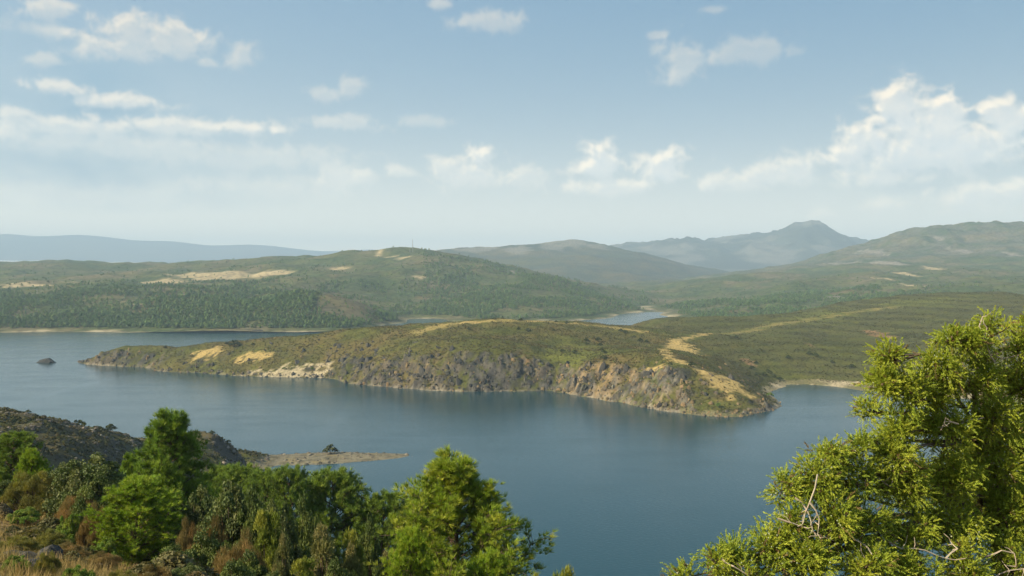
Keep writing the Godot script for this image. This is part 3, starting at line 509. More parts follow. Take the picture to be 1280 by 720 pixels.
func patch_color(n: int) -> Color:
	return [GOLD, SAND, PALE_ROCK, SCRUB, RED_SOIL, GREEN_GRASS, Color(0.42, 0.34, 0.20), DARK_ROCK, Color(0.125, 0.105, 0.055)][n]

func rib(x: float, z: float) -> float:                      # crags run inland in broken ribs, grass between them
	return smoothstep(-0.25, 0.45, crag.get_noise_2d((x + z * 0.55) * 0.85, z * 0.3 - x * 0.1))

func shape_peninsula(x: float, z: float, b: float, steep: float) -> float:
	var rock := smoothstep(0.42, 0.75, steep)
	var h := b + broad.get_noise_2d(x, z) * 2.2 * smoothstep(0.0, 12.0, b) + rough.get_noise_2d(x, z) * 0.9
	if rock > 0.0:
		h += rock * (0.45 + 0.8 * rib(x, z)) * (crag.get_noise_2d(x * 1.3, z * 0.5) * 4.2 + crag.get_noise_2d(x * 3.1, z * 1.6 + 70.0) * 2.2 + fine.get_noise_2d(x * 1.6, z) * 1.6)
	h += crag.get_noise_2d(x * 0.8 + 300.0, z * 0.8) * 0.9 * smoothstep(-3.0, 2.0, b) * smoothstep(330.0, 200.0, x)
	if x > 150.0 and b > 9.0:                                   # reforestation terraces that follow the contours
		var k := smoothstep(150.0, 260.0, x) * smoothstep(9.0, 13.0, b)
		var t := h / 4.6 + broad.get_noise_2d(x * 0.7, z * 0.7) * 0.35
		var s := t - floorf(t)
		h += k * (0.6 + 1.3 * rough.get_noise_2d(x * 0.4, z * 0.4)) * (smoothstep(0.0, 0.35, s) - s)
	return h

func paint_peninsula(x: float, z: float, h: float, ny: float) -> Color:
	var n := broad.get_noise_2d(x * 1.3 + 50.0, z * 1.3)
	var f := fine.get_noise_2d(x * 1.5, z * 1.5)
	var g := rough.get_noise_2d(x * 1.6, z * 1.6 + 200.0)
	var c := mixc(SCRUB, HEATH, 0.45 + n * 0.9 + g * 0.5)
	c = mixc(c, GREEN_GRASS, smoothstep(0.1, 0.5, g - n * 0.5) * 0.5)
	if x > 150.0:                                              # a darker, greener tone mixed over the heath towards the right
		c = mixc(c, Color(0.066, 0.072, 0.026), smoothstep(150.0, 230.0, x) * clampf(0.45 + n, 0.0, 1.0))
	for a in PENINSULA_PATCHES:
		if absf(x - a[0]) < a[2] * 1.5 and absf(z - a[1]) < a[3] * 1.5:
			var k := in_patch(a, x, z) + f * 0.85 + g * 0.6
			c = mixc(c, patch_color(a[4]), smoothstep(0.05, 0.35, k) * 0.85)
	if x > 170.0:                                              # darker growth along the back of each terrace
		var t := h / 4.6 + broad.get_noise_2d(x * 0.7, z * 0.7) * 0.35
		t -= floorf(t)
		c = mixc(c, Color(0.052, 0.056, 0.024), smoothstep(0.28, 0.10, absf(t - 0.5) + f * 0.3 + g * 0.35) * 0.4 * smoothstep(170.0, 260.0, x))
		c = mixc(c, GREEN_GRASS, smoothstep(0.16, 0.05, minf(t, 1.0 - t) + f * 0.25 + g * 0.35) * 0.3 * smoothstep(170.0, 260.0, x))
	var p := Vector2(x, z)
	if x > -110.0 and x < 600.0:
		if x < 150.0 and z < -870.0:
			var d := near_path(CREST_PATH, p)
			c = mixc(c, mixc(GOLD, GREEN_GRASS, 0.35 + n), smoothstep(12.0, 3.0, d + f * 10.0 + g * 9.0) * 0.85)
		elif x > 110.0:
			var d := near_path(TRAIL, p)
			if x > 225.0:                                          # farther on it is only a strip of shorter, yellower grass along the ridge
				c = mixc(c, mixc(GREEN_GRASS, GOLD, 0.35 + g), smoothstep(18.0, 3.0, d + f * 10.0 + g * 14.0) * 0.75)
			else:
				c = mixc(c, GOLD, smoothstep(5.0, 1.0, d + f * 7.0 + g * 8.0) * 0.85)
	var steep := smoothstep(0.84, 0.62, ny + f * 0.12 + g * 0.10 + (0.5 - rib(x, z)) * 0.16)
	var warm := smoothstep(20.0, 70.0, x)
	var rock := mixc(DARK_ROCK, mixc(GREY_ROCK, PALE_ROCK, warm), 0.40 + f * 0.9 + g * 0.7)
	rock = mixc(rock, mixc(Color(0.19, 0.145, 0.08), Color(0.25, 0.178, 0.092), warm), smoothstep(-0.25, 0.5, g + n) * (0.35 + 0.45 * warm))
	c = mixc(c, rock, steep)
	var ring := 0.9 + f * 1.6 + g * 2.2
	if x > 200.0 and z > -840.0:                               # the sandy beach of the bay
		ring = 3.2 + g * 1.2
		ny = 1.0
	elif x > 70.0 and z > -740.0:                              # a wider bleached belt of stones round the tip
		ring = 2.8 + f * 1.6 + g * 1.6
	if h < ring:
		var k := mixc(PALE_ROCK, SAND, smoothstep(0.93, 0.985, ny) + g * 0.4)
		c = mixc(c, k, smoothstep(ring, ring - 0.7, h) * clampf(0.6 + n, 0.25, 0.85))
	return c

func shape_hill(x: float, z: float, b: float, steep: float) -> float:
	var far := smoothstep(0.0, 60.0, b)
	var n := rough.get_noise_2d(x * 0.07, z * 0.07) * 22.0 * far + crag.get_noise_2d(x * 0.1, z * 0.1) * 7.0 * far + broad.get_noise_2d(x * 0.35, z * 0.35) * 7.0 * smoothstep(2.0, 30.0, b)
	if b > 120.0:
		n += (crag.get_noise_2d(x * 0.035, z * 0.035) * 26.0 + crag.get_noise_2d(x * 0.1, z * 0.1) * 10.0) * smoothstep(120.0, 260.0, b) * smoothstep(-3600.0, -4400.0, z)
	return b + n + fine.get_noise_2d(x * 0.2, z * 0.2) * 1.5 * smoothstep(1.0, 10.0, b)

func paint_hill(x: float, z: float, h: float, ny: float) -> Color:
	var n := broad.get_noise_2d(x * 0.3, z * 0.3)
	var g := rough.get_noise_2d(x * 0.3, z * 0.3 + 900.0)
	var f := fine.get_noise_2d(x * 0.35, z * 0.35)
	var c := mixc(Color(0.058, 0.080, 0.030), Color(0.105, 0.10, 0.045), 0.4 + n * 0.9 + g * 0.9)
	c = mixc(c, Color(0.10, 0.13, 0.04), smoothstep(0.15, 0.5, f + g) * 0.5)
	c = mixc(c, Color(0.17, 0.14, 0.085), smoothstep(0.25, 0.6, n - g + f * 0.4) * 0.6)
	if z < -4000.0:
		c = mixc(c, Color(0.12, 0.115, 0.10), smoothstep(0.0, 0.5, g + f + 0.2) * 0.6)
	for a in HILL_PATCHES:
		if absf(x - a[0]) < a[2] * 1.5 and absf(z - a[1]) < a[3] * 1.5:
			var k := in_patch(a, x, z) + f * 0.5 + g * 0.4
			c = mixc(c, patch_color(a[4]), smoothstep(0.0, 0.3, k) * 0.85)
	var ring := 1.7 + f * 2.0 + g * 4.0
	if x > -300.0 and x < 60.0:
		ring *= 0.45
	if h < ring and z > -2700.0:
		c = mixc(c, mixc(SAND, HEATH, 0.25 - g), smoothstep(ring, ring - 1.5, h) * 0.8)
	return c

func shape_mountain(x: float, z: float, b: float, steep: float) -> float:
	return b + rough.get_noise_2d(x * 0.05, z * 0.05) * 22.0 * smoothstep(20.0, 120.0, b) + crag.get_noise_2d(x * 0.03, z * 0.03) * 22.0 + crag.get_noise_2d(x * 0.1, z * 0.1) * 9.0

func paint_mountain(x: float, z: float, h: float, ny: float) -> Color:
	var g := rough.get_noise_2d(x * 0.07, z * 0.07)
	var f := fine.get_noise_2d(x * 0.12, z * 0.12)
	var c := mixc(Color(0.055, 0.066, 0.032), HEATH, 0.3 + g * 0.9 + f * 0.4)
	for a in MOUNTAIN_PATCHES:
		var k := in_patch(a, x, z) + f * 0.5 + g * 0.4
		c = mixc(c, patch_color(a[4]), smoothstep(0.0, 0.4, k) * 0.6)
	return c

func shape_peak(x: float, z: float, b: float, steep: float) -> float:
	return b + (crag.get_noise_2d(x * 0.03, z * 0.022) * 60.0 + crag.get_noise_2d(x * 0.09, z * 0.07) * 26.0) * smoothstep(150.0, 380.0, b) + rough.get_noise_2d(x * 0.03, z * 0.03) * 12.0

func paint_peak(x: float, z: float, h: float, ny: float) -> Color:
	var g := rough.get_noise_2d(x * 0.05, z * 0.05)
	var f := crag.get_noise_2d(x * 0.03, z * 0.03)
	var c := mixc(Color(0.06, 0.066, 0.04), PALE_ROCK, smoothstep(0.0, 0.6, g + f * 0.6) * 0.55)
	return c

func shape_ridge(x: float, z: float, b: float, steep: float) -> float:
	return b + rough.get_noise_2d(x * 0.016, z * 0.016) * 26.0

func paint_ridge(x: float, z: float, h: float, ny: float) -> Color:
	return mixc(Color(0.07, 0.075, 0.05), HEATH, 0.5 + rough.get_noise_2d(x * 0.02, z * 0.02))

func shape_headland(x: float, z: float, b: float, steep: float) -> float:
	var up := smoothstep(1.5, 9.0, b)
	return b + up * (crag.get_noise_2d(x * 1.5, z * 1.5) * 1.7 + rough.get_noise_2d(x, z) * 1.3 - 2.0) + fine.get_noise_2d(x * 2.0, z * 2.0) * (0.12 + 0.5 * up)

func paint_headland(x: float, z: float, h: float, ny: float) -> Color:
	var n := broad.get_noise_2d(x * 2.0, z * 2.0)
	var f := fine.get_noise_2d(x * 2.2, z * 2.2)
	var g := rough.get_noise_2d(x * 2.0, z * 2.0)
	var c := mixc(SCRUB, Color(0.11, 0.09, 0.055), 0.5 + n * 0.8 + g * 0.6)
	c = mixc(c, mixc(DARK_ROCK, GREY_ROCK, 0.5 + f), smoothstep(0.72, 0.55, ny + f * 0.2) * 0.8)
	c = mixc(c, mixc(DARK_ROCK, GREY_ROCK, 0.6 + g), smoothstep(0.28, 0.42, f - n * 0.3) * 0.8)
	var ring := 3.4 + f * 0.9 + g * 1.2
	if h < ring and x > -150.0:
		c = mixc(c, mixc(Color(0.215, 0.195, 0.14), Color(0.10, 0.095, 0.07), 0.45 + f * 1.3 + g), smoothstep(ring, ring - 0.8, h))
		c = mixc(c, Color(0.26, 0.22, 0.12), smoothstep(0.1, 0.5, g) * 0.7)
	return c

func shape_near(x: float, z: float, b: float, steep: float) -> float:
	return b + rough.get_noise_2d(x * 3.0, z * 3.0) * 0.35 + fine.get_noise_2d(x * 6.0, z * 6.0) * 0.14

func paint_near(x: float, z: float, h: float, ny: float) -> Color:
	var f := fine.get_noise_2d(x * 6.0, z * 6.0)
	var g := rough.get_noise_2d(x * 4.0, z * 4.0)
	var c := mixc(Color(0.24, 0.17, 0.085), Color(0.36, 0.26, 0.14), 0.5 + g)
	c = mixc(c, Color(0.11, 0.095, 0.045), smoothstep(0.0, 0.4, f + g * 0.5))
	return mixc(c, GREY_ROCK, smoothstep(0.3, 0.5, f - g * 0.4) * 0.7)

func shaped(called: String, x: float, z: float, b: float, steep: float) -> float:
	match called:
		"near_slope": return shape_near(x, z, b, steep)
		"headland": return shape_headland(x, z, b, steep)
		"peninsula": return shape_peninsula(x, z, b, steep)
		"hill": return shape_hill(x, z, b, steep)
		"mountain": return shape_mountain(x, z, b, steep)
		"mountain_peak": return shape_peak(x, z, b, steep)
	return shape_ridge(x, z, b, steep)

func painted(called: String, x: float, z: float, h: float, ny: float) -> Color:
	match called:
		"near_slope": return paint_near(x, z, h, ny)
		"headland": return paint_headland(x, z, h, ny)
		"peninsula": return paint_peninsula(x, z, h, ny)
		"hill": return paint_hill(x, z, h, ny)
		"mountain": return paint_mountain(x, z, h, ny)
		"mountain_peak": return paint_peak(x, z, h, ny)
	return paint_ridge(x, z, h, ny)

func in_view(x: float, z: float) -> bool:         # land is built where the camera, or one a few steps aside, could look
	return absf(x) < -z * 0.66 + 260.0

func build_land() -> void:
	broad = noise_of(3, 0.011, 3)
	rough = noise_of(5, 0.03, 4)
	fine = noise_of(8, 0.09, 4)
	crag = noise_of(11, 0.035, 4, true)
	var soil := matte(Color.WHITE, 0.95, true)
	soil.metallic_specular = 0.15
	soil.albedo_texture = grain_texture(21, 0.02, 0.55, 1.35)
	soil.uv1_triplanar = true
	soil.uv1_world_triplanar = true
	soil.uv1_scale = Vector3.ONE / 34.0
	var far_soil: StandardMaterial3D = soil.duplicate()
	far_soil.uv1_scale = Vector3.ONE / 210.0
	var near_soil: StandardMaterial3D = soil.duplicate()
	near_soil.uv1_scale = Vector3.ONE / 5.0
	near_soil.normal_enabled = true
	var bumps := NoiseTexture2D.new()
	bumps.width = 512
	bumps.height = 512
	bumps.seamless = true
	bumps.as_normal_map = true
	bumps.bump_strength = 6.0
	bumps.noise = noise_of(22, 0.02, 5)
	near_soil.normal_texture = bumps
	land("near_slope", NEAR_SLOPE_SHAPE, -150, -306, 216, 264, 1.25, 4, near_soil)
	land("headland", HEADLAND_SHAPE, -300, -522, 180, 204, 1.5, 4, near_soil)
	land("peninsula", PENINSULA_SHAPE, -530, -1720, 520, 452, 2.5, 4, soil)
	land("hill", HILL_SHAPE, -3400, -5900, 460, 278, 16.0, 4, far_soil)
	land("mountain", MOUNTAIN_SHAPE, -2400, -7700, 240, 132, 25.0, 4, far_soil)
	land("mountain_peak", MOUNTAIN_PEAK_SHAPE, -1200, -12000, 210, 104, 40.0, 2, far_soil)
	land("distant_ridge", DISTANT_RIDGE_SHAPE, -14800, -20500, 220, 44, 100.0, 2, far_soil)

func build_water() -> void:
	var m := StandardMaterial3D.new()
	m.albedo_color = lit(0.006, 0.037, 0.050)
	m.roughness = 0.2
	m.metallic_specular = 0.34
	var t := NoiseTexture2D.new()
	t.width = 1024
	t.height = 1024
	t.seamless = true
	t.as_normal_map = true
	t.bump_strength = 5.0
	t.noise = noise_of(31, 0.1, 4)
	m.normal_enabled = true
	m.normal_texture = t
	m.normal_scale = 0.09
	m.uv1_triplanar = true
	m.uv1_world_triplanar = true
	m.uv1_scale = Vector3(1.0 / 260.0, 1.0 / 260.0, 1.0 / 120.0)
	var streaks := grain_texture(33, 0.005, 0.12, 0.9, 3)
	m.roughness_texture = streaks
	var v := PackedVector3Array([Vector3(-16000, 0, -21000), Vector3(16000, 0, -21000), Vector3(16000, 0, 40), Vector3(-16000, 0, 40)])
	var n := PackedVector3Array([Vector3.UP, Vector3.UP, Vector3.UP, Vector3.UP])
	kind(put("water", mesh_of(v, PackedColorArray(), n, PackedInt32Array([0, 1, 2, 0, 2, 3])), m), "structure")

# ------------------------------------------------------------------ pieces of plants and rocks
func any_way() -> Vector3:
	var y := rng.randf_range(-1.0, 1.0)
	var a := rng.randf() * TAU
	var r := sqrt(1.0 - y * y)
	return Vector3(r * cos(a), y, r * sin(a))

func tinted(c: Color, by: float) -> Color:
	var k := 1.0 + rng.randf_range(-by, by)
	return Color(c.r * k * (1.0 + rng.randf_range(-by, by) * 0.4), c.g * k, c.b * k)

func tube(v: PackedVector3Array, c: PackedColorArray, path: Array, from: float, to: float, sides: int, color: Color, wobble := 0.0) -> void:
	var rings := []
	for i in path.size():
		var t := float(i) / (path.size() - 1)
		var way: Vector3 = (path[mini(i + 1, path.size() - 1)] - path[maxi(i - 1, 0)]).normalized()
		var a := way.cross(Vector3(0.31, 0.2, 0.93)).normalized()
		var b := way.cross(a)
		var ring := []
		var r := lerpf(from, to, t)
		for k in sides:
			var w := TAU * k / sides
			ring.append(path[i] + (a * cos(w) + b * sin(w)) * r * (1.0 + rng.randf_range(-wobble, wobble)))
		rings.append(ring)
	for i in rings.size() - 1:
		for k in sides:
			var n := (k + 1) % sides
			v.append_array(PackedVector3Array([rings[i][k], rings[i + 1][k], rings[i][n], rings[i][n], rings[i + 1][k], rings[i + 1][n]]))
			var tone := tinted(color, 0.18)
			for q in 6:
				c.append(tone)

func needles(v: PackedVector3Array, c: PackedColorArray, at: Vector3, way: Vector3, long: float, wide: float, count: int, open: float, color: Color) -> void:
	var a := way.cross(Vector3(0.37, 0.21, 0.9)).normalized()
	var b := way.cross(a)
	for i in count:
		var w := rng.randf() * TAU
		var s := open * sqrt(rng.randf_range(0.05, 1.0))
		var d := way * cos(s) + (a * cos(w) + b * sin(w)) * sin(s)
		var side := d.cross(any_way()).normalized() * wide
		var root := at + d * long * 0.08
		v.append(root - side)
		v.append(root + d * long * rng.randf_range(0.75, 1.1))
		v.append(root + side)
		var tone := tinted(color, 0.16)
		c.append(tone)
		c.append(tone)
		c.append(tone)

func pine(seed_: int, o: Dictionary) -> Node3D:           # a pine of o.tall metres: trunk with its limbs, and a crown of needle tufts
	rng.seed = seed_
	var v := PackedVector3Array()
	var c := PackedColorArray()
	var lv := PackedVector3Array()
	var lc := PackedColorArray()
	var bark := Color(0.10, 0.075, 0.055)
	var stem := []
	var lean: Vector3 = Vector3(rng.randf_range(-1, 1), 0, rng.randf_range(-1, 1)) * o.bend
	for i in 9:
		var t := i / 8.0
		stem.append(Vector3(0, o.tall * 0.97 * t, 0) + lean * sin(t * 3.0) * o.tall * 0.06)
	tube(v, c, stem, o.tall * 0.017, o.tall * 0.003, 8, bark, 0.1)
	var limbs: int = o.limbs
	for k in limbs:
		var t: float = (k + rng.randf()) / limbs
		var up: float = o.low + (1.0 - o.low) * pow(t, 0.9)
		var root: Vector3 = stem[0].lerp(stem[8], 0.0)
		var f := up * 8.0
		root = stem[mini(int(f), 7)].lerp(stem[mini(int(f), 7) + 1], f - mini(int(f), 7))
		var spread: float = o.wide * (pow(maxf(1.0 - t, 0.02), o.cone) * minf(1.0, 0.45 + t * 2.6)) * rng.randf_range(0.68, 1.18)
		spread = maxf(spread, o.tall * 0.05)
		var az := k * 2.399 + rng.randf_range(-0.5, 0.5)
		var out := Vector3(cos(az), 0, sin(az))
		var rise: float = o.rise + t * 0.75 + rng.randf_range(-0.15, 0.2)
		var tip: Vector3 = root + out * spread + Vector3.UP * spread * rise
		var mid: Vector3 = root.lerp(tip, 0.55) - Vector3.UP * spread * 0.12
		var arm := []
		for i in 6:
			var s := i / 5.0
			arm.append(root.lerp(mid, s).lerp(mid.lerp(tip, s), s) + any_way() * spread * 0.025)
		tube(v, c, arm, o.tall * 0.0055 * (1.1 - t * 0.6), 0.008, 5, bark)
		var twigs := int(o.twigs * (0.5 + spread / o.wide * 0.8))
		for q in twigs:
			var s := pow(rng.randf_range(0.06, 1.0), o.bare)
			var at: Vector3 = arm[mini(int(s * 5.0), 4)].lerp(arm[mini(int(s * 5.0), 4) + 1], s * 5.0 - mini(int(s * 5.0), 4))
			var way: Vector3 = (out * rng.randf_range(0.1, 0.9) + any_way() * 0.8 + Vector3.UP * rng.randf_range(0.0, 0.8)).normalized()
			var long: float = (0.28 + spread * 0.22) * rng.randf_range(0.6, 1.2)
			var end := at + way * long
			tube(v, c, [at, at.lerp(end, 0.5) + any_way() * 0.04, end], 0.012, 0.005, 3, bark)
			var tufts: int = o.tufts
			var shade := tinted(o.leaf if rng.randf() < 0.7 else o.tip, 0.14)
			for j in tufts:
				var r := (j + 0.6) / tufts
				var grow: Vector3 = (way * 0.6 + Vector3.UP * rng.randf_range(0.3, 1.3) + any_way() * 0.45).normalized()
				needles(lv, lc, at.lerp(end, 0.25 + r * 0.75) + any_way() * 0.10 + grow * 0.03, grow, o.needle * rng.randf_range(0.75, 1.15), o.thick, o.each, o.open, shade)
	var tree := Node3D.new()
	put("trunk", mesh_of(v, c), matte(Color.WHITE, 0.95, true), tree)
	put("crown", mesh_of(lv, lc), leaf_material, tree)
	return tree

func shrub(seed_: int, o: Dictionary) -> Node3D:          # a bush one metre tall and o.wide across: stems, and leaves in clumps
	rng.seed = seed_
	var v := PackedVector3Array()
	var c := PackedColorArray()
	var lv := PackedVector3Array()
	var lc := PackedColorArray()
	var bark := Color(0.09, 0.07, 0.05)
	for k in int(o.clumps):
		var a := k * 2.399 + rng.randf_range(-0.4, 0.4)
		var u := sqrt((k + 0.5) / o.clumps)
		var y: float = (1.0 - u * u * o.dome) * rng.randf_range(0.55, 1.0)
		var at := Vector3(cos(a) * u * 0.5 * o.wide, y * 0.86, sin(a) * u * 0.5 * o.wide)
		tube(v, c, [Vector3(at.x * 0.12, 0, at.z * 0.12), Vector3(at.x * 0.5, at.y * 0.45, at.z * 0.5) + any_way() * 0.03, at], 0.018, 0.005, 4, bark)
		var shade := tinted(o.leaf if rng.randf() < 0.65 else o.tip, 0.2)
		var size: float = o.clump * rng.randf_range(0.7, 1.3)
		for j in int(o.leaves):
			var d := any_way()
			d.y = absf(d.y) * 1.1 - 0.25
			var p := at + d * size * pow(rng.randf(), 0.45)
			if p.y < 0.02:
				p.y = 0.02 + rng.randf() * 0.1
			if o.spiky:
				needles(lv, lc, p, (d + Vector3.UP * o.upright + any_way() * 0.4).normalized(), o.leaf_long, o.leaf_wide, 4, 0.8, shade)
			else:
				var x: Vector3 = any_way() * o.leaf_long
				var z: Vector3 = x.cross(any_way()).normalized() * o.leaf_wide
				var tone := tinted(shade, 0.2)
				lv.append_array(PackedVector3Array([p - x, p - z, p + x, p - x, p + x, p + z]))
				for q in 6:
					lc.append(tone)
	var bush := Node3D.new()
	put("stem", mesh_of(v, c), matte(Color.WHITE, 0.95, true), bush)
	put("foliage", mesh_of(lv, lc), leaf_material, bush)
	return bush

func dome_leaves(seed_: int, count: int, leaf: float, tall: float, cone: float, low: float) -> ArrayMesh:   # a small far-off plant, white so that its copies take a colour
	rng.seed = seed_
	var v := PackedVector3Array()
	var c := PackedColorArray()
	var lobes := []
	for k in 6:
		lobes.append(Vector3(rng.randf_range(-0.22, 0.22), 0, rng.randf_range(-0.22, 0.22)))
	for i in count:
		var t := pow(rng.randf(), 0.85)
		var y := low + (1.0 - low) * t
		var r := 0.5 * pow(1.0 - t, cone) * minf(1.0, 0.55 + t * 2.0)
		var a := rng.randf() * TAU
		var p := Vector3(cos(a), 0, sin(a)) * r * sqrt(rng.randf_range(0.3, 1.0))
		p += lobes[i % 6] * (1.0 - t)
		p.y = y * tall
		var d := (Vector3(p.x, 0.3, p.z) + any_way() * 0.5).normalized()
		var x := d.cross(any_way()).normalized() * leaf
		var z := d.cross(x).normalized() * leaf * 0.8
		v.append_array(PackedVector3Array([p - x - z * 0.6, p + x - z * 0.5, p + z + d * leaf * 0.4]))
		var k := rng.randf_range(0.8, 1.2)
		for q in 3:
			c.append(Color(k, k, k))
	if low > 0.1:
		for k in 3:
			var a := TAU * k / 3.0
			var b := TAU * (k + 1) / 3.0
			v.append_array(PackedVector3Array([Vector3(cos(a), 0, sin(a)) * 0.025, Vector3(0, tall * 0.8, 0), Vector3(cos(b), 0, sin(b)) * 0.025]))
			for q in 3:
				c.append(Color(1.0, 0.65, 0.8))
	return mesh_of(v, c)

func stone(seed_: int, stretch: Vector3, rings := 7, sides := 10) -> ArrayMesh:     # a broken, faceted rock about one metre across
	rng.seed = seed_
	var n := noise_of(seed_ + 500, 0.9, 3)
	var cuts := []
	for k in 10:
		cuts.append([any_way(), rng.randf_range(0.24, 0.44)])
	var grid := []
	for j in rings + 1:
		var row := []
		for i in sides:
			var a := TAU * (i + 0.5 * (j % 2)) / sides
			var e := PI * j / rings - PI / 2
			var d := Vector3(cos(a) * cos(e), sin(e), sin(a) * cos(e))
			var r := 0.5 * (1.0 + 0.35 * n.get_noise_3dv(d * 1.3))
			for cut in cuts:
				var f := d.dot(cut[0])
				if f > 0.01:
					r = minf(r, cut[1] / f)
			row.append(d * r * stretch)
		grid.append(row)
	var v := PackedVector3Array()
	var c := PackedColorArray()
	for j in rings:
		for i in sides:
			var k := (i + 1) % sides
			for tri in [[grid[j][i], grid[j + 1][i], grid[j][k]], [grid[j][k], grid[j + 1][i], grid[j + 1][k]]]:
				v.append_array(PackedVector3Array(tri))
				var tone := rng.randf_range(0.78, 1.2)
				for q in 3:
					c.append(Color(tone, tone * 0.99, tone * 0.96))
	return mesh_of(v, c)

var leaf_material: StandardMaterial3D
var stone_material: StandardMaterial3D

# ------------------------------------------------------------------ what grows and lies on the far land
func steepness(called: String, x: float, z: float, by: float) -> float:
	return Vector2(ground(called, x + by, z) - ground(called, x - by, z), ground(called, x, z + by) - ground(called, x, z - by)).length() / (2.0 * by)

func upright(at: Vector3, turn: float, wide: float, tall: float) -> Transform3D:
	return Transform3D(Basis(Vector3.UP, turn).scaled(Vector3(wide, tall, wide)), at)

func gold_at(x: float, z: float) -> bool:
	for a in PENINSULA_PATCHES:
		if a[4] < 2 and absf(x - a[0]) < a[2] and absf(z - a[1]) < a[3] and in_patch(a, x, z) + fine.get_noise_2d(x * 1.5, z * 1.5) * 0.5 > 0.1:
			return true
	var p := Vector2(x, z)
	if x > 110.0 and near_path(TRAIL, p) < 6.0:
		return true
	return x > -100.0 and x < 150.0 and near_path(CREST_PATH, p) < 7.0

func build_scrub() -> void:
	rng.seed = 101
	var mound := dome_leaves(61, 26, 0.26, 0.8, 0.5, 0.0)
	var places: Array[Transform3D] = []
	var colors := PackedColorArray()
	rng.seed = 102
	for i in 130000:
		var d := 600.0 + 950.0 * pow(rng.randf(), 1.25)
		var x := rng.randf_range(-0.56, 0.64) * d
		if x < -525.0 or x > 765.0:
			continue
		var h := ground("peninsula", x, -d)
		if h < 1.8:
			continue
		var s := steepness("peninsula", x, -d, 2.0)
		var n := broad.get_noise_2d(x * 1.3 + 50.0, -d * 1.3)
		if s > 0.85 and rng.randf() < 0.8:
			continue
		if x > 170.0:                                # rows along the terraces
			var t := h / 4.6 + broad.get_noise_2d(x * 0.7, -d * 0.7) * 0.35
			t -= floorf(t)
			if absf(t - 0.5) > 0.2 and rng.randf() < 0.72:
				continue
		if gold_at(x, -d) and rng.randf() < 0.93:
			continue
		var g := rough.get_noise_2d(x * 1.6, -d * 1.6 + 200.0)
		if g > 0.22 and rng.randf() < 0.7:
			continue
		var k := rng.randf_range(0.45, 1.15) * (1.0 + n * 0.5)
		places.append(upright(Vector3(x, h - 0.1, -d), rng.randf() * TAU, k * 1.5, k))
		var c := mixc(Color(0.072, 0.078, 0.022), Color(0.118, 0.096, 0.036), 0.45 + n * 1.0 + rng.randf_range(-0.5, 0.5))
		if rng.randf() < 0.12:
			c = Color(0.12, 0.135, 0.032)
		if x > 170.0:
			c = mixc(c, Color(0.058, 0.066, 0.022), 0.5)
		colors.append(tinted(c, 0.2))
	scatter("scrub", mound, leaf_material, places, colors, "low olive and brown heath covering the peninsula slopes")
	places = []
	colors = PackedColorArray()
	for i in 26000:
		var d := rng.randf_range(240.0, 500.0)
		var x := rng.randf_range(-0.66, -0.1) * d
		var h := ground("headland", x, -d)
		if h < 2.6 or x < -295.0 or (x > -130.0 and rng.randf() < 0.7):
			continue
		var g := rough.get_noise_2d(x * 2.0, -d * 2.0)
		if g > 0.12 and rng.randf() < 0.75:
			continue
		var k := rng.randf_range(0.4, 1.1)
		places.append(upright(Vector3(x, h - 0.06, -d), rng.randf() * TAU, k * 1.5, k))
		colors.append(tinted(mixc(Color(0.072, 0.078, 0.022), Color(0.118, 0.096, 0.036), 0.45 + g + rng.randf_range(-0.4, 0.4)), 0.2))
	scatter("heath", mound, leaf_material, places, colors, "dark low heath on the shaded headland")

func wooded(x: float, z: float, h: float) -> float:          # how thickly pines stand there, 0 to 1
	if h < 4.5:
		return 0.0
	var n := broad.get_noise_2d(x * 0.35, z * 0.35) + rough.get_noise_2d(x * 0.12 + 70.0, z * 0.12) * 0.8
	var d := -z
	var w := 0.0
	if x < -150.0 - (d - 1500.0) * 0.1:
		w = smoothstep(2150.0, 1850.0, d + n * 260.0 - x * 0.02) * (0.25 + 0.75 * smoothstep(-0.42, -0.12, n + fine.get_noise_2d(x * 0.1, z * 0.1) * 0.35))
		w = maxf(w, 0.45 * smoothstep(2900.0, 2300.0, d) * smoothstep(-0.05, 0.25, n) * smoothstep(-1150.0, -850.0, x))
	elif x < 420.0:
		w = smoothstep(2900.0, 2500.0, d + n * 300.0) * smoothstep(-0.32, 0.0, n + 0.12)
		w = maxf(w, 0.4 * smoothstep(-0.1, 0.2, n) * smoothstep(3300.0, 2900.0, d))
	else:
		w = smoothstep(2700.0, 2400.0, d + n * 200.0) * smoothstep(1150.0, 850.0, x) * smoothstep(-0.15, 0.1, n + 0.1)
	for a in HILL_PATCHES:
		if absf(x - a[0]) < a[2] and absf(z - a[1]) < a[3] and in_patch(a, x, z) > 0.05:
			w *= 0.08
	return w

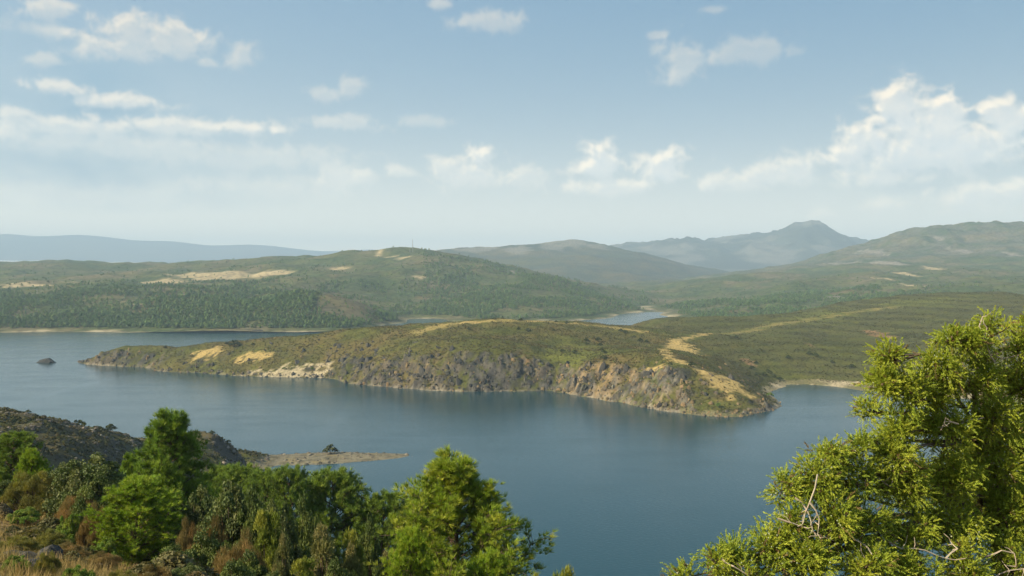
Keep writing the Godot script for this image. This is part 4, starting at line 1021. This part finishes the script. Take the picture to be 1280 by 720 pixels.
func build_forest() -> void:
	rng.seed = 201
	var kinds := [dome_leaves(71, 52, 0.15, 1.0, 0.52, 0.12), dome_leaves(72, 50, 0.17, 1.0, 0.42, 0.14), dome_leaves(73, 48, 0.16, 0.95, 0.62, 0.1)]
	rng.seed = 202
	var spots := []
	for i in 105000:
		var d := 1490.0 + 1800.0 * pow(rng.randf(), 1.3)
		var x := rng.randf_range(-0.62, 0.62) * d
		var h := ground("hill", x, -d)
		var w := wooded(x, -d, h)
		if rng.randf() > w + 0.035 or h < 4.0:
			continue
		var tall := (3.0 + 6.0 * pow(rng.randf(), 1.3)) * (0.8 if w < 0.3 else 1.0)
		spots.append([upright(Vector3(x, h - 0.2, -d), rng.randf() * TAU, tall * rng.randf_range(0.65, 0.95), tall), d / tall])
	spots.sort_custom(func(a, b): return a[1] < b[1])
	var tones: Array[StandardMaterial3D] = []
	for k in 3:
		var m: StandardMaterial3D = leaf_material.duplicate()
		m.albedo_color = [lit(0.078, 0.138, 0.040), lit(0.105, 0.17, 0.044), lit(0.062, 0.11, 0.036)][k]
		tones.append(m)
	var places: Array[Transform3D] = []
	var colors := PackedColorArray()
	var rounds: Array[Transform3D] = []
	var tints := PackedColorArray()
	for i in spots.size():
		if i < 280:
			var o := put("far_pine_tree", kinds[i % 3], tones[(i / 3) % 3])
			o.transform = spots[i][0]
			tag(o, "tiny round green pine in the wood along the opposite shore", "tree", "pines of the wood across the water")
		elif i % 3 == 0:
			var t: Transform3D = spots[i][0]
			rounds.append(Transform3D(t.basis.scaled(Vector3(1.25, 0.72, 1.25)), t.origin))
			tints.append(tinted(mixc(Color(0.065, 0.095, 0.03), Color(0.12, 0.16, 0.045), rng.randf()), 0.2))
		else:
			places.append(spots[i][0])
			colors.append(tinted(mixc(Color(0.060, 0.110, 0.034), Color(0.115, 0.185, 0.048), rng.randf()), 0.15))
	scatter("forest", kinds[0], leaf_material, places, colors, "far pine woods on the hills across the water")
	scatter("oak_wood", kinds[1], leaf_material, rounds, tints, "rounder lighter oaks mixed into the far woods")

func build_far_shrubs() -> void:
	var proto := shrub(301, {"clumps": 9, "leaves": 46, "wide": 1.3, "dome": 0.55, "clump": 0.24, "leaf": Color(0.045, 0.062, 0.022), "tip": Color(0.07, 0.088, 0.028), "spiky": false, "leaf_long": 0.10, "leaf_wide": 0.06, "upright": 0.0})
	var light := shrub(302, {"clumps": 8, "leaves": 46, "wide": 1.2, "dome": 0.5, "clump": 0.25, "leaf": Color(0.10, 0.155, 0.03), "tip": Color(0.13, 0.18, 0.035), "spiky": false, "leaf_long": 0.10, "leaf_wide": 0.06, "upright": 0.0})
	rng.seed = 303
	for p in PENINSULA_SHRUBS:
		if ground("peninsula", p.x, p.y) < 1.2:
			continue
		var k := rng.randf_range(2.6, 4.6)
		var o := copy_of(proto, "shrub", Vector3(p.x, ground("peninsula", p.x, p.y) - 0.15, p.y), rng.randf() * TAU, k)
		tag(o, "dark green bush standing out of the heath on the peninsula", "bush", "bushes scattered over the peninsula")
	for p in CREST_SHRUBS:
		var k := rng.randf_range(2.2, 3.8)
		var o := copy_of(proto, "shrub", Vector3(p.x, ground("peninsula", p.x, p.y) - 0.15, p.y), rng.randf() * TAU, k)
		tag(o, "small dark bush on the skyline of the peninsula crest", "bush", "bushes along the peninsula crest")
	for i in PENINSULA_GREEN.size():
		var p := PENINSULA_GREEN[i]
		var o := copy_of(light, "shrub", Vector3(p.x, maxf(ground("peninsula", p.x, p.y), 0.3) - 0.15, p.y), i * 1.7, [3.6, 4.2, 3.2, 3.0][i])
		tag(o, ["bright green bush on the stony shore below the golden slope", "bright green bush at the tip of the peninsula by the bay", "light green bush above the sandy beach, the larger of two", "light green bush at the far end of the sandy beach"][i], "bush")
	var p := PENINSULA_TREE[0]
	var t := copy_of(proto, "evergreen_tree", Vector3(p.x, ground("peninsula", p.x, p.y) - 0.3, p.y), 0.4, 7.6)
	tag(t, "round dark evergreen tree alone on the low end of the peninsula", "tree")
	for i in HEADLAND_TREES.size():
		p = HEADLAND_TREES[i]
		t = copy_of(proto, "evergreen_tree", Vector3(p.x, ground("headland", p.x, p.y) - 0.2, p.y), i * 2.0, [3.4, 3.6, 5.4][i])
		tag(t, ["dark flat-topped bush tree on the headland crest, the wider one", "small dark bush tree lower on the headland crest", "lone small tree on the bare spit of land"][i], "tree")
	for q in HEADLAND_SHRUBS:
		var o := copy_of(proto, "shrub", Vector3(q.x, ground("headland", q.x, q.y) - 0.1, q.y), rng.randf() * TAU, rng.randf_range(1.0, 2.2))
		tag(o, "small dark bush on the skyline of the shaded headland", "bush", "bushes along the headland crest")
	proto.free()
	light.free()

func build_rocks() -> void:
	var shapes := []
	for k in 6:
		shapes.append(stone(400 + k, [Vector3(0.8, 1.5, 0.7), Vector3(0.55, 1.7, 0.8), Vector3(1.2, 1.0, 0.7), Vector3(0.7, 1.3, 1.1), Vector3(0.5, 1.9, 0.7), Vector3(1.0, 1.2, 0.8)][k]))
	rng.seed = 410
	var tones: Array[StandardMaterial3D] = []
	for k in 3:
		var m: StandardMaterial3D = stone_material.duplicate()
		m.albedo_color = [lit(0.08, 0.077, 0.071), lit(0.052, 0.052, 0.05), lit(0.14, 0.115, 0.08)][k]
		tones.append(m)
	var crags := OUTCROPS.duplicate()
	while crags.size() < 110:
		var d := rng.randf_range(620.0, 900.0)
		var x := rng.randf_range(-0.3, 0.24) * d
		var h := ground("peninsula", x, -d)
		if h > 3.0 and h < 34.0 and steepness("peninsula", x, -d, 4.0) > 0.5 and rib(x, -d) > 0.6:
			crags.append(Vector2(x, -d))
	for i in crags.size():
		var p: Vector2 = crags[i]
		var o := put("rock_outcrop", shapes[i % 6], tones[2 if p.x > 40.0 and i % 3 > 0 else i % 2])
		var k := rng.randf_range(4.5, 12.0)
		var h := ground("peninsula", p.x, p.y)
		o.position = Vector3(p.x, h - k * 0.2, p.y - k * 0.15)
		o.rotation = Vector3(rng.randf_range(-0.5, 0.0), rng.randf_range(-0.6, 0.6), rng.randf_range(0.0, 0.7))
		o.scale = Vector3(k, k * rng.randf_range(0.8, 1.2), k)
		tag(o, "jagged grey crag standing out of the peninsula cliff", "rock", "crags of the peninsula cliffs")
	var places: Array[Transform3D] = []
	var colors := PackedColorArray()
	for i in 170000:
		var d := rng.randf_range(600.0, 1020.0)
		var x := rng.randf_range(-0.53, 0.45) * d
		if x < -525.0:
			continue
		var h := ground("peninsula", x, -d)
		if h < -0.5 or h > 45.0:
			continue
		var s := steepness("peninsula", x, -d, 2.5)
		var f := crag.get_noise_2d(x * 0.9, -d * 0.9)
		var w := smoothstep(0.5, 0.95, s + f * 0.3) * 0.42 * rib(x, -d)
		if h < 2.6:
			w = maxf(w, 0.4 if x < 190.0 else 0.06)
		if rng.randf() > w:
			continue
		var k := rng.randf_range(0.4, 1.4) + pow(rng.randf(), 7.0) * 4.0
		if x > 190.0:
			k *= 0.4
		var b := Basis(any_way(), rng.randf() * TAU).scaled(Vector3(k, k * rng.randf_range(0.9, 1.9), k))
		places.append(Transform3D(b, Vector3(x, h - k * 0.1, -d)))
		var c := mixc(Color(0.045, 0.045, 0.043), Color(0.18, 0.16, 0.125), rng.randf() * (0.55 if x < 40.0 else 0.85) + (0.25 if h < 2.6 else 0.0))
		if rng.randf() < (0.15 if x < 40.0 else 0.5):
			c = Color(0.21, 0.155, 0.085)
		colors.append(tinted(c, 0.2))
	for i in 26000:
		var d := rng.randf_range(250.0, 490.0)
		var x := rng.randf_range(-0.6, -0.11) * d
		var h := ground("headland", x, -d)
		if h < -0.3 or (h > 3.2 and crag.get_noise_2d(x * 1.5, -d * 1.5) < 0.25) or (h < 3.2 and rng.randf() < 0.35):
			continue
		var k := rng.randf_range(0.25, 0.8) + pow(rng.randf(), 8.0) * 2.5
		places.append(Transform3D(Basis(any_way(), rng.randf() * TAU).scaled(Vector3(k, k * 0.8, k)), Vector3(x, h - k * 0.1, -d)))
		colors.append(tinted(mixc(Color(0.07, 0.068, 0.063), Color(0.23, 0.205, 0.165), rng.randf()), 0.2))
	var m: StandardMaterial3D = stone_material.duplicate()
	scatter("stones", stone(430, Vector3(1.1, 1.0, 0.95), 4, 6), m, places, colors, "loose grey and tan stones along the shores and cliffs")
	# two islets of rock
	for q in [[-511.0, -976.0, 28.0, 11.0, 11.0, "dark bare rock islet in the water off the peninsula's thin end"], [-423.0, -1473.0, 32.0, 10.0, 16.0, "low dark rock islet close under the far wooded shore"]]:
		var o := put("rock_islet", stone(440 + int(q[2]), Vector3(1, 1, 1), 9, 16), tones[1])
		o.position = Vector3(q[0], -q[3] * 0.12, q[1])
		o.scale = Vector3(q[2], q[3] * 1.25, q[4])
		tag(o, q[5], "rock")

func lattice(tall: float, foot: float) -> Array:
	var v := PackedVector3Array()
	var c := PackedColorArray()
	var bv := PackedVector3Array()
	var bc := PackedColorArray()
	var grey := Color(0.32, 0.30, 0.30)
	for k in 3:
		var a := TAU * k / 3.0
		var b := TAU * (k + 1) / 3.0
		var p := Vector3(cos(a), 0, sin(a)) * foot
		var q := Vector3(cos(b), 0, sin(b)) * foot
		tube(v, c, [p, p * 0.25 + Vector3.UP * tall], 0.28, 0.2, 4, grey)
		for j in 9:
			var s := j / 9.0
			var t := (j + 1) / 9.0
			tube(bv, bc, [p * (1.0 - 0.75 * s) + Vector3.UP * tall * s, q * (1.0 - 0.75 * t) + Vector3.UP * tall * t], 0.14, 0.14, 3, grey)
	return [mesh_of(v, c), mesh_of(bv, bc)]

func build_masts() -> void:
	var m := matte(Color.WHITE, 0.5, true)
	var p := MAST_SPOT[0]
	for k in 2:
		var x: float = p.x + [2.0, -7.5][k]
		var mast := base("radio_mast", Vector3(x, ground("hill", x, p.y) - 0.5, p.y))
		var made := lattice([44.0, 15.0][k], [1.5, 1.0][k])
		put("leg", made[0], m, mast)
		put("bracing", made[1], m, mast)
		tag(mast, ["tall thin lattice radio mast on the wooded hilltop", "short mast beside the tall radio mast on the hilltop"][k], "mast")

# ------------------------------------------------------------------ the near slope
func build_near_plants() -> void:
	var bright := Color(0.135, 0.185, 0.022)
	var green := Color(0.075, 0.125, 0.020)
	var deep := Color(0.045, 0.080, 0.020)
	var kinds := {
		"pine_round": pine(501, {"tall": 12.0, "wide": 2.9, "low": 0.18, "limbs": 84, "cone": 0.5, "rise": 0.15, "twigs": 20.0, "tufts": 5, "needle": 0.3, "thick": 0.013, "each": 18, "bend": 0.6, "leaf": Color(0.14, 0.225, 0.03), "tip": Color(0.20, 0.285, 0.036), "open": 0.8, "bare": 0.7}),
		"pine_young": pine(502, {"tall": 6.0, "wide": 2.0, "low": 0.14, "limbs": 54, "cone": 0.6, "rise": 0.45, "twigs": 22.0, "tufts": 4, "needle": 0.24, "thick": 0.009, "each": 20, "bend": 0.4, "leaf": Color(0.19, 0.285, 0.022), "tip": Color(0.26, 0.33, 0.03), "open": 0.7, "bare": 0.5}),
		"pine_umbrella": pine(503, {"tall": 12.0, "wide": 3.0, "low": 0.42, "limbs": 60, "cone": 0.42, "rise": 0.1, "twigs": 20.0, "tufts": 5, "needle": 0.3, "thick": 0.013, "each": 18, "bend": 1.0, "leaf": Color(0.135, 0.205, 0.034), "tip": Color(0.20, 0.27, 0.04), "open": 0.9, "bare": 0.5}),
		"pine_open": pine(504, {"tall": 9.0, "wide": 2.9, "low": 0.08, "limbs": 60, "cone": 0.72, "rise": 0.7, "twigs": 32.0, "tufts": 4, "needle": 0.27, "thick": 0.0085, "each": 24, "bend": 0.8, "leaf": Color(0.20, 0.275, 0.026), "tip": Color(0.31, 0.35, 0.04), "open": 0.62, "bare": 0.55}),
		"oak_dark": shrub(511, {"clumps": 64, "leaves": 380, "wide": 1.25, "dome": 0.6, "clump": 0.13, "leaf": Color(0.08, 0.115, 0.032), "tip": Color(0.13, 0.165, 0.042), "spiky": false, "leaf_long": 0.015, "leaf_wide": 0.0105, "upright": 0.0}),
		"oak_grey": shrub(512, {"clumps": 80, "leaves": 300, "wide": 1.05, "dome": 0.55, "clump": 0.12, "leaf": Color(0.095, 0.125, 0.042), "tip": Color(0.14, 0.165, 0.06), "spiky": false, "leaf_long": 0.014, "leaf_wide": 0.01, "upright": 0.0}),
		"juniper_grey": shrub(513, {"clumps": 90, "leaves": 110, "wide": 0.8, "dome": 0.85, "clump": 0.09, "leaf": Color(0.17, 0.175, 0.062), "tip": Color(0.235, 0.215, 0.09), "spiky": true, "leaf_long": 0.04, "leaf_wide": 0.005, "upright": 0.3}),
		"juniper_green": shrub(514, {"clumps": 90, "leaves": 110, "wide": 0.75, "dome": 0.8, "clump": 0.09, "leaf": Color(0.15, 0.19, 0.03), "tip": Color(0.23, 0.25, 0.042), "spiky": true, "leaf_long": 0.038, "leaf_wide": 0.005, "upright": 0.7}),
		"broom_brown": shrub(515, {"clumps": 56, "leaves": 150, "wide": 1.5, "dome": 0.5, "clump": 0.15, "leaf": Color(0.20, 0.15, 0.06), "tip": Color(0.26, 0.175, 0.07), "spiky": true, "leaf_long": 0.075, "leaf_wide": 0.0035, "upright": 1.3}),
		"broom_yellow": shrub(516, {"clumps": 56, "leaves": 150, "wide": 1.5, "dome": 0.5, "clump": 0.15, "leaf": Color(0.17, 0.165, 0.045), "tip": Color(0.25, 0.225, 0.05), "spiky": true, "leaf_long": 0.075, "leaf_wide": 0.0035, "upright": 1.3}),
		"green_shrub": shrub(517, {"clumps": 50, "leaves": 300, "wide": 1.2, "dome": 0.55, "clump": 0.13, "leaf": Color(0.14, 0.21, 0.035), "tip": Color(0.23, 0.28, 0.045), "spiky": false, "leaf_long": 0.02, "leaf_wide": 0.011, "upright": 0.0}),
	}
	var height := {"pine_round": 12.1, "pine_young": 6.3, "pine_umbrella": 12.1, "pine_open": 9.3}
	var across := {"pine_round": 5.6, "pine_young": 4.2, "pine_umbrella": 5.8, "pine_open": 5.6, "oak_dark": 1.4, "oak_grey": 1.2, "juniper_grey": 0.95, "juniper_green": 0.9, "broom_brown": 1.75, "broom_yellow": 1.75, "green_shrub": 1.4}
	rng.seed = 520
	for p in NEAR_PLANTS:
		var h := ground("near_slope", p[1], p[3])
		var tall: float = p[2] - h
		var full: float = tall / height.get(p[0], 0.92)
		var o := copy_of(kinds[p[0]], p[6], Vector3(p[1], h - 0.05, p[3]), rng.randf() * TAU, 1.0)
		var wide: float = p[4] / across[p[0]]
		o.scale = Vector3(wide, full, wide)
		tag(o, p[5], p[7])
	for k in kinds:
		kinds[k].free()

func build_near_ground() -> void:
	var shapes := []
	for k in 4:
		shapes.append(stone(600 + k, [Vector3(1.2, 0.8, 0.9), Vector3(1.4, 0.5, 1.0), Vector3(1.0, 0.9, 1.2), Vector3(1.5, 0.45, 0.8)][k], 9, 14))
	rng.seed = 610
	for i in BOULDERS.size():
		var b: Array = BOULDERS[i]
		var m: StandardMaterial3D = stone_material.duplicate()
		m.albedo_color = [lit(0.06, 0.06, 0.058), lit(0.10, 0.095, 0.09), lit(0.16, 0.14, 0.115)][i % 3]
		var o := put("boulder", shapes[i % 4], m)
		o.position = Vector3(b[0], ground("near_slope", b[0], b[1]) + b[2] * 0.12, b[1])
		o.rotation = Vector3(rng.randf_range(-0.3, 0.3), rng.randf() * TAU, rng.randf_range(-0.3, 0.3))
		o.scale = Vector3.ONE * b[2]
		tag(o, b[3], "rock")
	var v := PackedVector3Array()
	var c := PackedColorArray()
	for k in 16:
		var a := rng.randf() * TAU
		var root := Vector3(cos(a), 0, sin(a)) * rng.randf() * 0.12
		var tip := root + Vector3(rng.randf_range(-0.2, 0.2), rng.randf_range(0.18, 0.42), rng.randf_range(-0.2, 0.2))
		var side := Vector3(cos(a + 1.6), 0, sin(a + 1.6)) * 0.008
		v.append_array(PackedVector3Array([root - side, tip, root + side]))
		for q in 3:
			c.append(Color.WHITE)
	var blades := mesh_of(v, c)
	var places: Array[Transform3D] = []
	var colors := PackedColorArray()
	for i in 16000:
		var d := 14.0 + 80.0 * pow(rng.randf(), 1.4)
		var x := rng.randf_range(-0.66, 0.0) * d
		var g := rough.get_noise_2d(x * 4.0, -d * 4.0)
		if g < -0.15 and rng.randf() < 0.6:
			continue
		var k := rng.randf_range(0.6, 1.5)
		places.append(upright(Vector3(x, ground("near_slope", x, -d) - 0.02, -d), rng.randf() * TAU, k, k))
		colors.append(tinted(mixc(Color(0.38, 0.27, 0.12), Color(0.22, 0.18, 0.06), 0.3 + g * 1.4 + rng.randf_range(-0.3, 0.3)), 0.15))
	scatter("dry_grass", blades, leaf_material, places, colors, "dry tan grass on the near slope")
	# low growth between the trees, past counting
	places = []
	colors = PackedColorArray()
	var mound := dome_leaves(65, 520, 0.04, 0.8, 0.5, 0.0)
	for i in 5200:
		var d := 24.0 + 210.0 * pow(rng.randf(), 1.2)
		var x := rng.randf_range(-0.62, 0.3) * d
		var h := ground("near_slope", x, -d)
		if h < 3.0:
			continue
		if d < 60.0 and x < -0.42 * d and rng.randf() < 0.9:
			continue
		var k := rng.randf_range(0.5, 1.6) if d < 60.0 else rng.randf_range(1.0, 3.2)
		places.append(upright(Vector3(x, h - 0.08, -d), rng.randf() * TAU, k * 1.5, k))
		colors.append(tinted(mixc(Color(0.055, 0.075, 0.022), Color(0.14, 0.11, 0.045), rng.randf()), 0.2))
	scatter("undergrowth", mound, leaf_material, places, colors, "mixed green and brown undergrowth between the near trees")

func build_juniper() -> void:
	rng.seed = 700
	var at := Vector3(5.1, ground("near_slope", 5.1, -8.4) - 0.1, -8.4)
	var tree := base("juniper_tree", at)
	var v := PackedVector3Array()
	var c := PackedColorArray()
	var lv := PackedVector3Array()
	var lc := PackedColorArray()
	var bv := PackedVector3Array()
	var bc := PackedColorArray()
	var bark := Color(0.11, 0.09, 0.075)
	var trunk := []
	var top := Vector3(4.25, 99.15, -7.7) - at
	for i in 9:
		var t := i / 8.0
		trunk.append(Vector3(0, 0, 0).lerp(top, t) + Vector3(sin(t * 5.0) * 0.12, 0, cos(t * 4.0) * 0.1))
	tube(v, c, trunk, 0.17, 0.03, 9, bark, 0.12)
	for q in JUNIPER_CLUMPS:
		var middle: Vector3 = Vector3(q[0], q[1], q[2]) - at
		var r: float = q[3]
		var best := 0
		for i in 9:
			if trunk[i].y < middle.y - 0.12 and trunk[i].distance_to(middle) < trunk[best].distance_to(middle) + 0.3:
				best = i
		var root: Vector3 = trunk[best]
		var mid := root.lerp(middle, 0.5) + Vector3.UP * 0.18 + any_way() * 0.1
		var arm := []
		for i in 8:
			var s := i / 7.0
			arm.append(root.lerp(mid, s).lerp(mid.lerp(middle, s), s) + any_way() * 0.025)
		tube(v, c, arm, 0.045 if r > 0.2 else 0.02, 0.008, 6, bark, 0.1)
		var bunches := int(29.0 * pow(r / 0.25, 2.0)) + 4
		for u in bunches:                                        # bunches of sprays at the ends of the branchlets, with dark gaps between
			var d := any_way()
			d = (d + Vector3(-0.15, 0.25, 0.3)).normalized()
			var heart := middle + d * r * pow(rng.randf(), 0.4) * rng.randf_range(0.8, 1.05)
			var size := rng.randf_range(0.045, 0.10)
			tube(v, c, [arm[5].lerp(middle, rng.randf()), middle.lerp(heart, 0.6) + any_way() * 0.03, heart], 0.007, 0.003, 4, Color(0.15, 0.11, 0.07))
			var young := rng.randf()
			var fruit := 0.5 if rng.randf() < 0.3 else 0.04
			for k in int(34.0 * size / 0.085):
				var e := any_way()
				e.y += 0.25
				var p := heart + e * size * pow(rng.randf(), 0.5)
				var way := (e * 0.7 + d * 0.4 + Vector3.DOWN * rng.randf_range(-0.8, 0.45) + any_way() * 0.45).normalized()
				var long := rng.randf_range(0.035, 0.115)
				var shade := tinted(mixc(Color(0.175, 0.25, 0.027), Color(0.385, 0.42, 0.048), young * 0.65 + rng.randf() * 0.35), 0.14)
				if rng.randf() < 0.05:
					shade = Color(0.20, 0.14, 0.06)
				for j in 9:                                       # a drooping sprig: short needles all along it
					var s := (j + rng.randf() * 0.6) / 9.0
					var bent := (way + Vector3.DOWN * 0.5 * s).normalized()
					needles(lv, lc, p + way * long * s + Vector3.DOWN * long * 0.24 * s * s, bent, rng.randf_range(0.017, 0.027) * (1.15 - s * 0.5), 0.0030, 3, 0.75, shade)
				if rng.randf() < fruit * 0.8:
					var b := p + e * 0.02
					var big := rng.randf_range(0.005, 0.0085)
					var tone := tinted(Color(0.26, 0.29, 0.19), 0.2)
					for sx in [-1, 1]:
						for sy in [-1, 1]:
							for sz in [-1, 1]:
								bv.append_array(PackedVector3Array([b + Vector3(sx * big, 0, 0), b + Vector3(0, sy * big, 0), b + Vector3(0, 0, sz * big)]))
								for w in 3:
									bc.append(tone)
	put("trunk", mesh_of(v, c), matte(Color.WHITE, 0.95, true), tree)
	put("crown", mesh_of(lv, lc), leaf_material, tree)
	kind(put("berries", mesh_of(bv, bc), matte(Color.WHITE, 0.5, true), tree), "stuff", "small pale green berries")
	for t in DEAD_TWIGS:
		var path := []
		for i in t.size():
			path.append(t[i] - at)
			if i < t.size() - 1:
				path.append(t[i].lerp(t[i + 1], 0.5) - at + any_way() * 0.012)
		v = PackedVector3Array()
		c = PackedColorArray()
		tube(v, c, path, 0.0065, 0.003, 5, Color(0.34, 0.29, 0.23), 0.15)
		for k in 3:
			var i := rng.randi_range(1, path.size() - 1)
			var end: Vector3 = path[i] + (any_way() + Vector3(-0.2, 0.1, 0.5)).normalized() * rng.randf_range(0.04, 0.11)
			tube(v, c, [path[i], path[i].lerp(end, 0.5) + any_way() * 0.015, end], 0.004, 0.0015, 4, Color(0.34, 0.29, 0.23))
		var o := put("dead_twig", mesh_of(v, c), matte(Color.WHITE, 0.85, true), tree)
		o.set_meta("label", "bleached bare twig")
	tag(tree, "large sunlit yellow-green juniper full of bleached dead twigs and pale berries", "tree")

func _ready() -> void:
	var camera := Camera3D.new()
	camera.name = "camera"
	camera.position = Vector3(0, 100, 0)
	camera.rotation_degrees = Vector3(-1.034, 0, 0)
	camera.fov = 36.0
	camera.near = 0.1
	camera.far = 60000.0
	add_child(camera)
	var e := Environment.new()
	e.tonemap_mode = Environment.TONE_MAPPER_LINEAR
	e.tonemap_exposure = 2.05
	e.background_mode = Environment.BG_SKY
	var air := PanoramaSkyMaterial.new()
	air.panorama = sky_texture()
	e.sky = Sky.new()
	e.sky.sky_material = air
	e.background_energy_multiplier = 1.36
	e.fog_enabled = true
	e.fog_density = 0.0001
	e.fog_light_color = Color(0.75, 0.88, 1.0)
	e.sdfgi_enabled = true
	e.ssao_enabled = true
	e.ssil_enabled = true
	var world := WorldEnvironment.new()
	world.name = "world"
	world.environment = e
	add_child(world)
	var sun := DirectionalLight3D.new()
	sun.name = "sun"
	sun.light_energy = 1.6
	sun.light_color = Color(1.0, 0.93, 0.79)
	sun.light_angular_distance = 0.5
	sun.shadow_enabled = true
	add_child(sun)
	sun.look_at_from_position(Vector3.ZERO, -SUN_AT)
	build_water()
	build_land()
	leaf_material = leafy(0.5)
	stone_material = matte(Color.WHITE, 0.95, true)
	stone_material.albedo_texture = grain_texture(25, 0.03, 0.5, 1.4)
	stone_material.uv1_triplanar = true
	stone_material.uv1_world_triplanar = true
	stone_material.uv1_scale = Vector3.ONE / 3.0
	build_rocks()
	build_scrub()
	build_forest()
	build_far_shrubs()
	build_masts()
	build_near_plants()
	build_near_ground()
	build_juniper()
